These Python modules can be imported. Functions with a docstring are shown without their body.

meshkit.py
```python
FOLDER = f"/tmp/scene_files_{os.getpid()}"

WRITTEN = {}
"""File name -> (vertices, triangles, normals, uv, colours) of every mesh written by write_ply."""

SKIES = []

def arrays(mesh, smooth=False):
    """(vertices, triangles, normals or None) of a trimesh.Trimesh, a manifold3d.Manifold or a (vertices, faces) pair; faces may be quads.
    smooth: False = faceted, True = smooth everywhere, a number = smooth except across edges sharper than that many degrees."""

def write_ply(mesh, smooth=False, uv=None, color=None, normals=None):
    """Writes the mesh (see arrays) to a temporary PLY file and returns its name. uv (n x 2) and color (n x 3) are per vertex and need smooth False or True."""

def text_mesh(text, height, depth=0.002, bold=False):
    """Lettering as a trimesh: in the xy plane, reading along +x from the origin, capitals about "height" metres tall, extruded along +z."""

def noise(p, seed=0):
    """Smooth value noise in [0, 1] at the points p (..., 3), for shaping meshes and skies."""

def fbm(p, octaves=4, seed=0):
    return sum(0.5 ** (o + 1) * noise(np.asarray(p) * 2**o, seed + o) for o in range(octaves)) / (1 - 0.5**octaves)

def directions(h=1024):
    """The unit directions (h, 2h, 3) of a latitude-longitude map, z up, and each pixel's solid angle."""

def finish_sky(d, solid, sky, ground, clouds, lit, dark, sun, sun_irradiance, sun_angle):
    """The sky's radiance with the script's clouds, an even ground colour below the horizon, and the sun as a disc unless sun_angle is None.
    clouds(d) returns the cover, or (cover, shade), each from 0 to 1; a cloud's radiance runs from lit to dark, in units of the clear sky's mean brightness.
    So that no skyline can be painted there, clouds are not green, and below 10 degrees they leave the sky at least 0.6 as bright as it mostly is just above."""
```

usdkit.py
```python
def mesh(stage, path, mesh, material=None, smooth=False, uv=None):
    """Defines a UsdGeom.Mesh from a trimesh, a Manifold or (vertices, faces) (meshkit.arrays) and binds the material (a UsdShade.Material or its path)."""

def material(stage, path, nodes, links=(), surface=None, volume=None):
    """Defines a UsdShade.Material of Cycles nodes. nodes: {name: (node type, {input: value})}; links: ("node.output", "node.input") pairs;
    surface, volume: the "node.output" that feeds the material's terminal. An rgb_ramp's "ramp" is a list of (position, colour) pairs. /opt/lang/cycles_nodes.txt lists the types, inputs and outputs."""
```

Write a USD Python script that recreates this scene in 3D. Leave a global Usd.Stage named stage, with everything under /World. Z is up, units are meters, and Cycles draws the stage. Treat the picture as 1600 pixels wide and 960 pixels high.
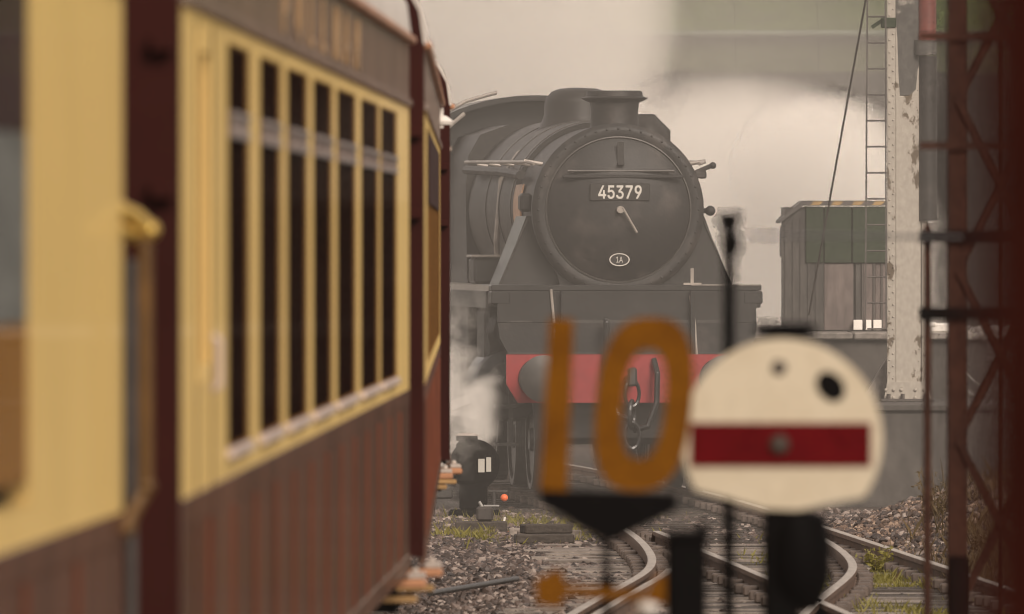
import math, random
import numpy as np, trimesh, usdkit, meshkit
from shapely.geometry import Polygon, box as sbox, Point
from shapely import affinity
from shapely.ops import unary_union
from pxr import Usd, UsdGeom, UsdLux, UsdShade, Gf, Vt, Sdf

random.seed(7); RNG = np.random.default_rng(7)
stage = Usd.Stage.CreateInMemory()
UsdGeom.Xform.Define(stage, '/World'); UsdGeom.Scope.Define(stage, '/World/Looks')

# ---------------------------------------------------------------- camera, sky, sun, exposure
F = 17700.0            # focal length in photo pixels (1600 wide): a 400 mm lens
CAMZ = 2.4
cam = UsdGeom.Camera.Define(stage, '/World/camera')
cam.AddTranslateOp().Set(Gf.Vec3d(0, 0, CAMZ))
cam.AddRotateXOp().Set(90 - math.degrees(math.atan(100 / F)))
cam.CreateHorizontalApertureAttr(36.0); cam.CreateFocalLengthAttr(F / 1600 * 36)
cam.CreateClippingRangeAttr(Gf.Vec2f(0.5, 5000))
cam.CreateFStopAttr(8.0); cam.CreateFocusDistanceAttr(103.0)
cam.CreateExposureAttr(1.22)

SUN_AZ, SUN_EL = math.radians(158), math.radians(31)
sun = UsdLux.DistantLight.Define(stage, '/World/sun')
sun.AddRotateZOp().Set(-math.degrees(SUN_AZ)); sun.AddRotateXOp().Set(-(90 - math.degrees(SUN_EL)))
sun.CreateIntensityAttr(0.35); sun.CreateAngleAttr(25.0); sun.CreateColorAttr(Gf.Vec3f(1.0, 0.87, 0.76))
sun.GetPrim().CreateAttribute('inputs:normalize', Sdf.ValueTypeNames.Bool).Set(True)

usdkit.material(stage, '/World/Looks/sky_look', {
    'sky': ('sky_texture', {'sky_type': 'single_scattering', 'sun_disc': False, 'sun_elevation': SUN_EL, 'sun_rotation': SUN_AZ}),
    'tc': ('texture_coordinate', {}),
    'n': ('noise_texture', {'scale': 2.2, 'detail': 5.0}),
    'cr': ('rgb_ramp', {'ramp': [(0.25, (3.2, 2.67, 2.28)), (0.8, (4.8, 4.02, 3.46))]}),
    'mx': ('mix', {'fac': 0.88}),
    'bg': ('background_shader', {'strength': 0.085})},
    [('tc.generated', 'n.vector'), ('n.fac', 'cr.fac'), ('sky.color', 'mx.color1'), ('cr.color', 'mx.color2'), ('mx.color', 'bg.color')], surface='bg.background')
dome = UsdLux.DomeLight.Define(stage, '/World/sky')
dome.CreateIntensityAttr(1.0)
UsdShade.MaterialBindingAPI.Apply(dome.GetPrim()).Bind(UsdShade.Material.Get(stage, '/World/Looks/sky_look'))
dome.GetPrim().SetCustomDataByKey('kind', 'structure')

# ---------------------------------------------------------------- materials
def mat(name, color, rough=0.5, metal=0.0, var=0.15, scale=5.0, bump=0.0, bscale=40.0, spec=0.5, streak=None, coat=0.0, detail=4.0):
    c = np.array(color, float)
    a, b = np.clip(c * (1 - var), 0, 1), np.clip(c * (1 + var), 0, 1)
    nodes = {'g': ('geometry', {}), 'map': ('mapping', {'scale': streak or (1, 1, 1)}),
             'n': ('noise_texture', {'scale': scale, 'detail': detail}),
             'r': ('rgb_ramp', {'ramp': [(0.3, tuple(a)), (0.7, tuple(b))]}),
             'p': ('principled_bsdf', {'roughness': rough, 'metallic': metal, 'specular_ior_level': spec, 'coat_weight': coat})}
    links = [('g.position', 'map.vector'), ('map.vector', 'n.vector'), ('n.fac', 'r.fac'), ('r.color', 'p.base_color')]
    if bump:
        nodes['bn'] = ('noise_texture', {'scale': bscale, 'detail': 3.0})
        nodes['b'] = ('bump', {'strength': 1.0, 'distance': bump})
        links += [('g.position', 'bn.vector'), ('bn.fac', 'b.height'), ('b.normal', 'p.normal')]
    return usdkit.material(stage, '/World/Looks/' + name, nodes, links, surface='p.BSDF')

def two_tone(name, base, patch, lo, hi, scale=3.0, rough=0.7, bump=0.0, bscale=30.0, detail=7.0, streak=(1, 1, 1), spec=0.3, var=0.25):
    base, patch = np.array(base), np.array(patch)
    nodes = {'g': ('geometry', {}), 'map': ('mapping', {'scale': streak}),
             'n': ('noise_texture', {'scale': scale, 'detail': detail, 'roughness': 0.62}),
             'r': ('rgb_ramp', {'ramp': [(lo, (0, 0, 0)), (hi, (1, 1, 1))]}),
             'n2': ('noise_texture', {'scale': scale * 7, 'detail': 4.0}),
             'r1': ('rgb_ramp', {'ramp': [(0.3, tuple(base * (1 - var))), (0.7, tuple(base * (1 + var)))]}),
             'r2': ('rgb_ramp', {'ramp': [(0.3, tuple(patch * (1 - var))), (0.7, tuple(patch * (1 + var)))]}),
             'm': ('mix', {}), 'p': ('principled_bsdf', {'roughness': rough, 'specular_ior_level': spec})}
    links = [('g.position', 'map.vector'), ('map.vector', 'n.vector'), ('n.fac', 'r.fac'), ('map.vector', 'n2.vector'), ('n2.fac', 'r1.fac'), ('n2.fac', 'r2.fac'),
             ('r.color', 'm.fac'), ('r1.color', 'm.color1'), ('r2.color', 'm.color2'), ('m.color', 'p.base_color')]
    if bump:
        nodes['b'] = ('bump', {'strength': 1.0, 'distance': bump}); nodes['bn'] = ('noise_texture', {'scale': bscale, 'detail': 4.0})
        links += [('g.position', 'bn.vector'), ('bn.fac', 'b.height'), ('b.normal', 'p.normal')]
    return usdkit.material(stage, '/World/Looks/' + name, nodes, links, surface='p.BSDF')

M = {}
def paint(name, color, gloss, rough, var=0.15, scale=1.2, streak=(1, 1, 1), vary2=None):
    """Varnished coach paint: a matt colour under a thin even gloss."""
    c = np.array(color, float)
    return usdkit.material(stage, '/World/Looks/' + name, {
        'g': ('geometry', {}), 'map': ('mapping', {'scale': streak}), 'n': ('noise_texture', {'scale': scale, 'detail': 5.0, 'roughness': 0.6}),
        'r': ('rgb_ramp', {'ramp': [(0.3, tuple(c * (1 - var))), (0.7, tuple(c * (1 + var)))]}), 'd': ('diffuse_bsdf', {}),
        'gl': ('glossy_bsdf', {'color': (0.9, 0.88, 0.85), 'roughness': rough}), 'm': ('mix_closure', {'fac': gloss})},
        [('g.position', 'map.vector'), ('map.vector', 'n.vector'), ('n.fac', 'r.fac'), ('r.color', 'd.color'), ('d.BSDF', 'm.closure1'), ('gl.BSDF', 'm.closure2')], surface='m.closure')
M['cream'] = paint('cream_paint', (0.78, 0.57, 0.22), 0.16, 0.07, var=0.10, scale=0.9, streak=(1, 1, 0.4))
M['umber'] = paint('umber_reflection_paint', (0.098, 0.046, 0.029), 0.26, 0.10, var=0.55, scale=2.2, streak=(1, 1, 0.2))  # vertical streaks in the brown stand in for reflected stripes
M['bead_brown'] = paint('bead_brown_paint', (0.11, 0.030, 0.014), 0.06, 0.15, var=0.3, scale=2.0)  # redder brown strengthens the reflected stripes painted along the lower side
M['umber_band_sheen'] = paint('band_reflection_paint', (0.18, 0.115, 0.085), 0.35, 0.14, var=0.18, scale=1.2)  # umber lightened so the base colour carries reflected steam
M['maroon_end'] = mat('maroon_end_paint', (0.032, 0.006, 0.004), 0.6, var=0.2, scale=2.0, spec=0.08)
M['gold'] = mat('gold_leaf', (0.36, 0.215, 0.085), 0.45, metal=0.15, var=0.15, scale=12)
M['brass'] = mat('brass', (0.72, 0.50, 0.14), 0.32, metal=0.9, var=0.12, scale=12)
M['roof'] = mat('coach_roof_paint', (0.55, 0.50, 0.44), 0.45, var=0.12, scale=2)
M['gutter'] = mat('gutter_paint', (0.42, 0.20, 0.10), 0.45, var=0.2, scale=3)
M['white'] = mat('white_paint', (0.78, 0.74, 0.68), 0.45, var=0.06, scale=6)
M['alu'] = mat('vent_metal', (0.23, 0.185, 0.165), 0.4, metal=0.3, var=0.1, scale=8)
M['blind'] = mat('maroon_backing', (0.035, 0.008, 0.006), 0.8, var=0.2, scale=4)
M['net_curtain'] = mat('net_curtain', (0.20, 0.22, 0.21), 0.8, var=0.25, scale=3, streak=(1, 1, 4))  # teal grey of the reflection in the pane, painted as a surface
M['brass_dark'] = mat('tarnished_brass', (0.11, 0.055, 0.012), 0.5, metal=0.3, var=0.3, scale=6)
M['maroon_backing'] = mat('window_dark_sheet', (0.055, 0.011, 0.005), 0.8, var=0.2, scale=4)  # dark tone of the panes, put on sheets behind them
M['tread'] = mat('tread_metal', (0.42, 0.36, 0.31), 0.5, metal=0.2, var=0.2, scale=9)
M['sill_paint'] = mat('sill_paint', (0.50, 0.40, 0.34), 0.5, var=0.08)
M['curtain'] = mat('amber_curtain', (0.33, 0.155, 0.010), 0.8, var=0.2, scale=4, streak=(8, 8, 0.5))
M['interior'] = mat('coach_interior', (0.05, 0.02, 0.014), 0.7, var=0.3, scale=2)
M['black'] = mat('signal_black', (0.0025, 0.002, 0.002), 0.6, var=0.3, scale=8, spec=0.04)
M['loco'] = mat('loco_black', (0.014, 0.013, 0.012), 0.30, var=0.3, scale=3, bump=0.002, bscale=9, spec=0.5)
M['smokebox'] = two_tone('smokebox_black', (0.010, 0.009, 0.008), (0.055, 0.046, 0.040), 0.50, 0.74, scale=2.6, rough=0.55, spec=0.4, bump=0.002)
M['loco_light'] = mat('worn_loco_metal', (0.26, 0.23, 0.20), 0.45, metal=0.2, var=0.25, scale=7)
M['cladding'] = mat('boiler_cladding', (0.018, 0.016, 0.014), 0.5, var=0.3, scale=2, spec=0.3, coat=0.0)
M['platform_top_lit'] = mat('running_plate_lit_top', (0.20, 0.18, 0.155), 0.4, var=0.25, scale=4)  # pale tone paints in the light caught by upward faces
M['red'] = mat('buffer_beam_red', (0.24, 0.013, 0.014), 0.45, var=0.12, scale=5)
M['steel'] = mat('buffer_steel', (0.05, 0.046, 0.042), 0.45, metal=0.4, var=0.2, scale=7)
M['warm_glint'] = mat('glint_band', (0.34, 0.20, 0.12), 0.45, metal=0.2, var=0.25, scale=6)  # brown gold of a glint on black metal, painted in
M['letter_white'] = mat('letter_white', (0.50, 0.475, 0.43), 0.5, var=0.05)
M['plate_black'] = mat('plate_black', (0.020, 0.018, 0.016), 0.6, var=0.2, spec=0.35)
M['sign_yellow'] = two_tone('sign_yellow', (0.145, 0.054, 0.001), (0.105, 0.037, 0.001), 0.45, 0.7, scale=9, rough=0.7, var=0.12, spec=0.08)
M['disc_white'] = two_tone('disc_white', (0.51, 0.445, 0.33), (0.43, 0.36, 0.25), 0.45, 0.75, scale=5, rough=0.5, var=0.05)
M['disc_red'] = mat('disc_red', (0.085, 0.0010, 0.0025), 0.7, var=0.15, scale=9, spec=0.06)
M['boss'] = mat('boss_metal', (0.04, 0.028, 0.02), 0.5, var=0.3, scale=20)
M['red_brown'] = two_tone('mast_red_brown', (0.052, 0.022, 0.014), (0.028, 0.013, 0.009), 0.4, 0.7, scale=4, rough=0.75, spec=0.12)
M['dark_red'] = two_tone('dark_red_timber', (0.026, 0.0048, 0.0026), (0.018, 0.004, 0.0024), 0.4, 0.7, scale=3, rough=0.8, spec=0.03)
M['column'] = two_tone('peeling_column_paint', (0.34, 0.31, 0.265), (0.10, 0.075, 0.05), 0.575, 0.605, scale=3.6, rough=0.75, var=0.10, streak=(1, 1, 0.6))
M['column_grey'] = two_tone('bare_column_grey', (0.07, 0.066, 0.06), (0.34, 0.31, 0.27), 0.58, 0.66, scale=2.6, rough=0.65)
M['pipe'] = two_tone('column_pipe_paint', (0.022, 0.020, 0.018), (0.05, 0.045, 0.04), 0.5, 0.7, scale=3, rough=0.5)
M['pipe_red'] = mat('column_pipe_red', (0.14, 0.03, 0.02), 0.5, var=0.2)
M['iron'] = mat('ladder_iron', (0.055, 0.046, 0.04), 0.6, var=0.3, scale=8)
M['hut_green'] = two_tone('hut_green', (0.013, 0.025, 0.009), (0.019, 0.030, 0.014), 0.45, 0.7, scale=3, rough=0.55)
M['hut_grey'] = two_tone('hut_grey_sheet', (0.05, 0.046, 0.042), (0.075, 0.068, 0.062), 0.45, 0.7, scale=2.4, rough=0.6, streak=(1, 1, 0.3))
M['hut_panel'] = two_tone('hut_panel', (0.13, 0.105, 0.095), (0.09, 0.075, 0.07), 0.45, 0.7, scale=2.4, rough=0.65, streak=(1, 1, 0.3))
M['hut_roof'] = mat('hut_roof', (0.06, 0.055, 0.05), 0.6, var=0.2)
M['hazard_yellow'] = mat('hazard_yellow', (0.34, 0.22, 0.08), 0.6, var=0.2, scale=9)
M['concrete'] = two_tone('dark_concrete', (0.075, 0.067, 0.060), (0.048, 0.044, 0.040), 0.42, 0.65, scale=1.1, rough=0.85, bump=0.01, bscale=6, streak=(1, 1, 0.5))
M['concrete_light'] = two_tone('light_concrete', (0.26, 0.235, 0.21), (0.18, 0.16, 0.14), 0.42, 0.65, scale=2.0, rough=0.85, bump=0.006, bscale=10)
M['shed_green'] = two_tone('shed_roof_green', (0.034, 0.052, 0.008), (0.026, 0.038, 0.009), 0.42, 0.7, scale=0.5, rough=0.8, spec=0.04)
M['shed_wall'] = two_tone('shed_wall_olive', (0.028, 0.036, 0.012), (0.036, 0.04, 0.018), 0.42, 0.7, scale=0.4, rough=0.8, spec=0.04)
M['shed_dark'] = mat('shed_inside', (0.022, 0.018, 0.018), 0.9, var=0.3, scale=0.6)
M['shed_trim'] = mat('shed_gutter', (0.03, 0.045, 0.022), 0.6, var=0.2)
M['rail_side'] = two_tone('rusty_rail', (0.14, 0.085, 0.055), (0.09, 0.06, 0.045), 0.4, 0.7, scale=5, rough=0.75)
M['rail_top'] = mat('worn_rail_head', (0.36, 0.32, 0.275), 0.5, metal=0.2, var=0.15, scale=5, streak=(4, 0.4, 1))
M['sleeper'] = two_tone('weathered_sleeper', (0.27, 0.23, 0.195), (0.10, 0.08, 0.066), 0.42, 0.62, scale=3.2, rough=0.7, bump=0.01, bscale=20, streak=(0.6, 6, 2), spec=0.5)
M['sleeper_dark'] = two_tone('oily_sleeper', (0.055, 0.045, 0.037), (0.09, 0.075, 0.062), 0.5, 0.7, scale=3.2, rough=0.7, bump=0.01, bscale=20, streak=(0.6, 6, 2))
M['chair_iron'] = mat('chair_iron', (0.10, 0.075, 0.06), 0.6, var=0.3, scale=20)
M['lamp_back_plate'] = mat('lamp_white_plate', (0.42, 0.40, 0.35), 0.4, var=0.05)  # plain white plates
M['orange'] = mat('orange_plastic', (0.80, 0.16, 0.05), 0.5, var=0.1)
M['galv'] = mat('galvanised_pole', (0.30, 0.29, 0.27), 0.45, metal=0.3, var=0.2, scale=8)
M['bark'] = mat('weed_stem', (0.14, 0.10, 0.05), 0.8, var=0.3)

def leafy(name, a, b):
    return usdkit.material(stage, '/World/Looks/' + name, {
        'o': ('geometry', {}), 'n': ('noise_texture', {'scale': 2.0, 'detail': 3.0}), 'ad': ('math', {'math_type': 'multiply_add', 'value2': 0.55, 'value3': 0.0}),
        'r': ('rgb_ramp', {'ramp': [(0.1, a), (0.9, b)]}), 'd': ('principled_bsdf', {'roughness': 0.6}), 't': ('translucent_bsdf', {}), 'm': ('mix_closure', {'fac': 0.3})},
        [('o.position', 'n.vector'), ('o.random_per_island', 'ad.value1'), ('n.fac', 'ad.value3'), ('ad.value', 'r.fac'), ('r.color', 'd.base_color'), ('r.color', 't.color'), ('d.BSDF', 'm.closure1'), ('t.BSDF', 'm.closure2')], surface='m.closure')
M['grass'] = leafy('grass_blades', (0.08, 0.08, 0.012), (0.36, 0.31, 0.06))
M['weed'] = leafy('dry_weed', (0.06, 0.045, 0.016), (0.21, 0.14, 0.06))

M['ground'] = usdkit.material(stage, '/World/Looks/ground_ballast', {
    'g': ('geometry', {}), 'n': ('noise_texture', {'scale': 0.5, 'detail': 6.0, 'roughness': 0.6}), 'v': ('voronoi_texture', {'scale': 22.0}),
    'r': ('rgb_ramp', {'ramp': [(0.30, (0.038, 0.029, 0.023)), (0.55, (0.075, 0.056, 0.045)), (0.75, (0.068, 0.062, 0.030))]}),
    'r2': ('rgb_ramp', {'ramp': [(0.0, (0.55, 0.55, 0.55)), (1.0, (1.4, 1.35, 1.3))]}), 'hs': ('separate_color', {}),
    'm': ('mix', {'mix_type': 'multiply', 'fac': 1.0}), 'b': ('bump', {'strength': 1.0, 'distance': 0.03}), 'p': ('principled_bsdf', {'roughness': 0.75})},
    [('g.position', 'n.vector'), ('g.position', 'v.vector'), ('n.fac', 'r.fac'), ('v.color', 'hs.color'), ('hs.r', 'r2.fac'), ('r.color', 'm.color1'), ('r2.color', 'm.color2'),
     ('m.color', 'p.base_color'), ('v.distance', 'b.height'), ('b.normal', 'p.normal')], surface='p.BSDF')
M['stone'] = usdkit.material(stage, '/World/Looks/ballast_stone', {
    'o': ('object_info', {}), 'r': ('rgb_ramp', {'ramp': [(0.0, (0.020, 0.014, 0.011)), (0.5, (0.062, 0.043, 0.034)), (0.8, (0.13, 0.093, 0.076)), (1.0, (0.34, 0.28, 0.24))]}),
    'p': ('principled_bsdf', {'roughness': 0.55})}, [('o.random', 'r.fac'), ('r.color', 'p.base_color')], surface='p.BSDF')
M['spoil'] = usdkit.material(stage, '/World/Looks/spoil_stone', {
    'o': ('object_info', {}), 'r': ('rgb_ramp', {'ramp': [(0.0, (0.05, 0.032, 0.022)), (0.5, (0.15, 0.10, 0.072)), (1.0, (0.36, 0.26, 0.19))]}),
    'p': ('principled_bsdf', {'roughness': 0.8})}, [('o.random', 'r.fac'), ('r.color', 'p.base_color')], surface='p.BSDF')
M['glass'] = usdkit.material(stage, '/World/Looks/window_glass', {
    't': ('transparent_bsdf', {'color': (0.97, 0.96, 0.95)}), 'g': ('glossy_bsdf', {'color': (0.9, 0.9, 0.9), 'roughness': 0.04}), 'm': ('mix_closure', {'fac': 0.08})},
    [('t.BSDF', 'm.closure1'), ('g.BSDF', 'm.closure2')], surface='m.closure')
M['dark_glass'] = usdkit.material(stage, '/World/Looks/dark_window_glass', {
    't': ('transparent_bsdf', {'color': (0.55, 0.46, 0.42)}), 'g': ('glossy_bsdf', {'color': (0.9, 0.85, 0.8), 'roughness': 0.06}), 'm': ('mix_closure', {'fac': 0.025})},
    [('t.BSDF', 'm.closure1'), ('g.BSDF', 'm.closure2')], surface='m.closure')

# ---------------------------------------------------------------- helpers
def W(px, py, d):
    """The point of the place that the survey of the photograph puts at this pixel, d metres ahead."""
    return np.array([(px - 800) / F * d, d, CAMZ - (py - 380) / F * d])

USED = {}
def numbered(parent, name):
    k = (parent, name); USED[k] = USED.get(k, -1) + 1
    return name if USED[k] == 0 else f'{name}_{USED[k]:03d}'
def pathof(p): return '/World' if p is None else str(p.GetPath())
def data(p, label=None, cat=None, group=None, kind=None):
    for k, v in (('label', label), ('category', cat), ('group', group), ('kind', kind)):
        if v: p.SetCustomDataByKey(k, v)
    return p
def thing(name, label, cat, loc=(0, 0, 0), rotz=0.0, group=None):
    x = UsdGeom.Xform.Define(stage, '/World/' + numbered('/World', name))
    x.AddTranslateOp().Set(Gf.Vec3d(*map(float, loc)))
    if rotz: x.AddRotateZOp().Set(math.degrees(rotz))
    return data(x.GetPrim(), label, cat, group)
def obj(name, mesh, m, parent=None, smooth=False, label=None, cat=None, group=None, kind=None, loc=None):
    if isinstance(mesh, list): mesh = trimesh.util.concatenate(mesh)
    pp = pathof(parent)
    mm = usdkit.mesh(stage, f'{pp}/{numbered(pp, name)}', mesh, M[m] if isinstance(m, str) else m, smooth=smooth)
    if loc is not None: mm.AddTranslateOp().Set(Gf.Vec3d(*map(float, loc)))
    return data(mm.GetPrim(), label, cat, group, kind)
def bx(c, s, bev=0.0):
    """A box by centre and size, chamfered where bev > 0."""
    if bev <= 0:
        b = trimesh.creation.box(s)
    else:
        h = np.array(s) / 2; pts = []
        bev = min(bev, h.min() * 0.9)
        for sx in (-1, 1):
            for sy in (-1, 1):
                for sz in (-1, 1):
                    for k in range(3):
                        q = h - bev; q[k] = h[k]; pts.append(q * (sx, sy, sz))
        b = trimesh.PointCloud(pts).convex_hull
    b.apply_translation(c); return b
def b2(x0, x1, y0, y1, z0, z1, bev=0.0):
    return bx(((x0 + x1) / 2, (y0 + y1) / 2, (z0 + z1) / 2), (abs(x1 - x0), abs(y1 - y0), abs(z1 - z0)), bev)
def cyl(a, b, r, n=16, r2=None):
    a, b = np.array(a, float), np.array(b, float); L = np.linalg.norm(b - a)
    prof = np.array([[0, 0], [r, 0], [r if r2 is None else r2, L], [0, L]])
    m = trimesh.creation.revolve(prof, sections=n)
    T = trimesh.geometry.align_vectors([0, 0, 1], (b - a) / L); T[:3, 3] = a
    m.apply_transform(T); return m
def tube(pts, r, n=8):
    out = []
    for a, b in zip(pts[:-1], pts[1:]): out.append(cyl(a, b, r, n))
    for p in pts[1:-1]:
        s = trimesh.creation.icosphere(1, r); s.apply_translation(p); out.append(s)
    return trimesh.util.concatenate(out)
def lathe(prof, c, axis='z', n=40):
    m = trimesh.creation.revolve(np.array(prof, float), sections=n)
    if axis == 'y': m.apply_transform(trimesh.transformations.rotation_matrix(-math.pi / 2, (1, 0, 0)))   # z -> +y
    if axis == '-y': m.apply_transform(trimesh.transformations.rotation_matrix(math.pi / 2, (1, 0, 0)))   # z -> -y
    if axis == 'x': m.apply_transform(trimesh.transformations.rotation_matrix(math.pi / 2, (0, 1, 0)))
    m.apply_translation(c); return m
def ball(c, r, sub=2, s=(1, 1, 1)):
    m = trimesh.creation.icosphere(sub, r); m.apply_scale(s); m.apply_translation(c); return m
def ext(poly, t):
    polys = getattr(poly, 'geoms', [poly])
    return trimesh.util.concatenate([trimesh.creation.extrude_polygon(g, t, engine='earcut') for g in polys])
def front(poly, t, y0=0.0):
    """Polygon in (x, z) facing -y; front face at y0, thickness t backwards."""
    m = ext(poly, t); v = m.vertices.copy()
    m.vertices = np.stack([v[:, 0], y0 + t - v[:, 2], v[:, 1]], 1); return m
def side(poly, t, x0=0.0):
    """Polygon in (y, z) facing +x; outer face at x0, thickness t inwards."""
    m = ext(poly, t); v = m.vertices.copy()
    m.vertices = np.stack([x0 - t + v[:, 2], v[:, 0], v[:, 1]], 1); return m
def bar(a, b, w, h):
    """A rectangular bar from a to b."""
    a, b = np.array(a, float), np.array(b, float); L = np.linalg.norm(b - a)
    m = trimesh.creation.box((w, h, L)); m.apply_translation((0, 0, L / 2))
    z = (b - a) / L; x = np.cross((0, 1, 0), z) if abs(z[1]) < 0.9 else np.cross((0, 0, 1), z); x /= np.linalg.norm(x)
    T = np.eye(4); T[:3, 0], T[:3, 1], T[:3, 2], T[:3, 3] = x, np.cross(z, x), z, a
    m.apply_transform(T); return m

# ---------------------------------------------------------------- ground
def ground_z(x, y):
    n = meshkit.fbm(np.stack([x * 0.6, y * 0.25, 0 * x], -1), 4, 3) - 0.5
    return -0.195 + 0.05 * n
# spoil heap at the right
HEAP = [(4.1, 98.5, 1.5, 5.0, 0.30), (5.2, 101.0, 1.7, 4.5, 0.42)]
def surf_z(x, y):
    z = ground_z(x, y)
    for hx, hy, rx, ry, h in HEAP:
        q = ((x - hx) / rx) ** 2 + ((y - hy) / ry) ** 2
        z = z + h * np.exp(-1.6 * q) * (0.8 + 0.4 * meshkit.fbm(np.stack([x * 2, y * 1.2, 0 * x], -1), 3, 9))
    return z
def axis_pts(lo, hi, step, far):
    mid = np.arange(lo, hi + 1e-6, step); g = np.geomspace(step, far, 22).cumsum()
    return np.concatenate([lo - g[::-1], mid, hi + g])
gx, gy = np.meshgrid(axis_pts(-6, 9, 0.22, 260), axis_pts(62, 114, 0.45, 300))
gv = np.stack([gx, gy, surf_z(gx, gy)], -1).reshape(-1, 3)
nr, nc = gx.shape
ii = (np.arange(nr - 1)[:, None] * nc + np.arange(nc - 1)[None]).ravel()
gf = np.vstack([np.stack([ii, ii + 1, ii + nc + 1], 1), np.stack([ii, ii + nc + 1, ii + nc], 1)])
obj('ground', trimesh.Trimesh(gv, gf, process=False), 'ground', smooth=True, kind='structure')

# ---------------------------------------------------------------- railway tracks
def smooth_line(pts, n=220):
    from scipy.interpolate import PchipInterpolator, CubicSpline
    p = np.array(pts, float); ys = np.linspace(p[0, 1], p[-1, 1], n)
    return np.stack([CubicSpline(p[:, 1], p[:, 0], bc_type='natural')(ys), ys], 1)
def offset_line(line, o):
    t = np.gradient(line, axis=0); t /= np.linalg.norm(t, axis=1, keepdims=True)
    return line + np.stack([t[:, 1], -t[:, 0]], 1) * o
def sweep(line, prof):
    """Sweeps a closed (offset, z) profile along a plan line."""
    t = np.gradient(line, axis=0); t /= np.linalg.norm(t, axis=1, keepdims=True)
    nrm = np.stack([t[:, 1], -t[:, 0]], 1); k = len(prof); v = []
    for o, z in prof: v.append(np.column_stack([line + nrm * o, np.full(len(line), z)]))
    v = np.stack(v, 1).reshape(-1, 3); f = []
    for i in range(len(line) - 1):
        for j in range(k):
            a, b = i * k + j, i * k + (j + 1) % k
            f += [(a, a + k, b + k), (a, b + k, b)]
    for base, s in ((0, 1), ((len(line) - 1) * k, -1)):
        for j in range(1, k - 1): f.append((base, base + j, base + j + 1)[::s])
    m = trimesh.Trimesh(v, np.array(f)[:, ::-1], process=False); trimesh.repair.fix_normals(m); return m
RAIL = [(-0.065, -0.145), (0.065, -0.145), (0.065, -0.125), (0.014, -0.11), (0.014, -0.045), (0.033, -0.035), (0.033, -0.003), (-0.033, -0.003), (-0.033, -0.035), (-0.014, -0.045), (-0.014, -0.11), (-0.065, -0.125)]
HEAD = [(-0.032, -0.006), (0.032, -0.006), (0.032, -0.002), (0.026, 0.001), (-0.026, 0.001), (-0.032, -0.002)]
SLEEPERS = []
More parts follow.
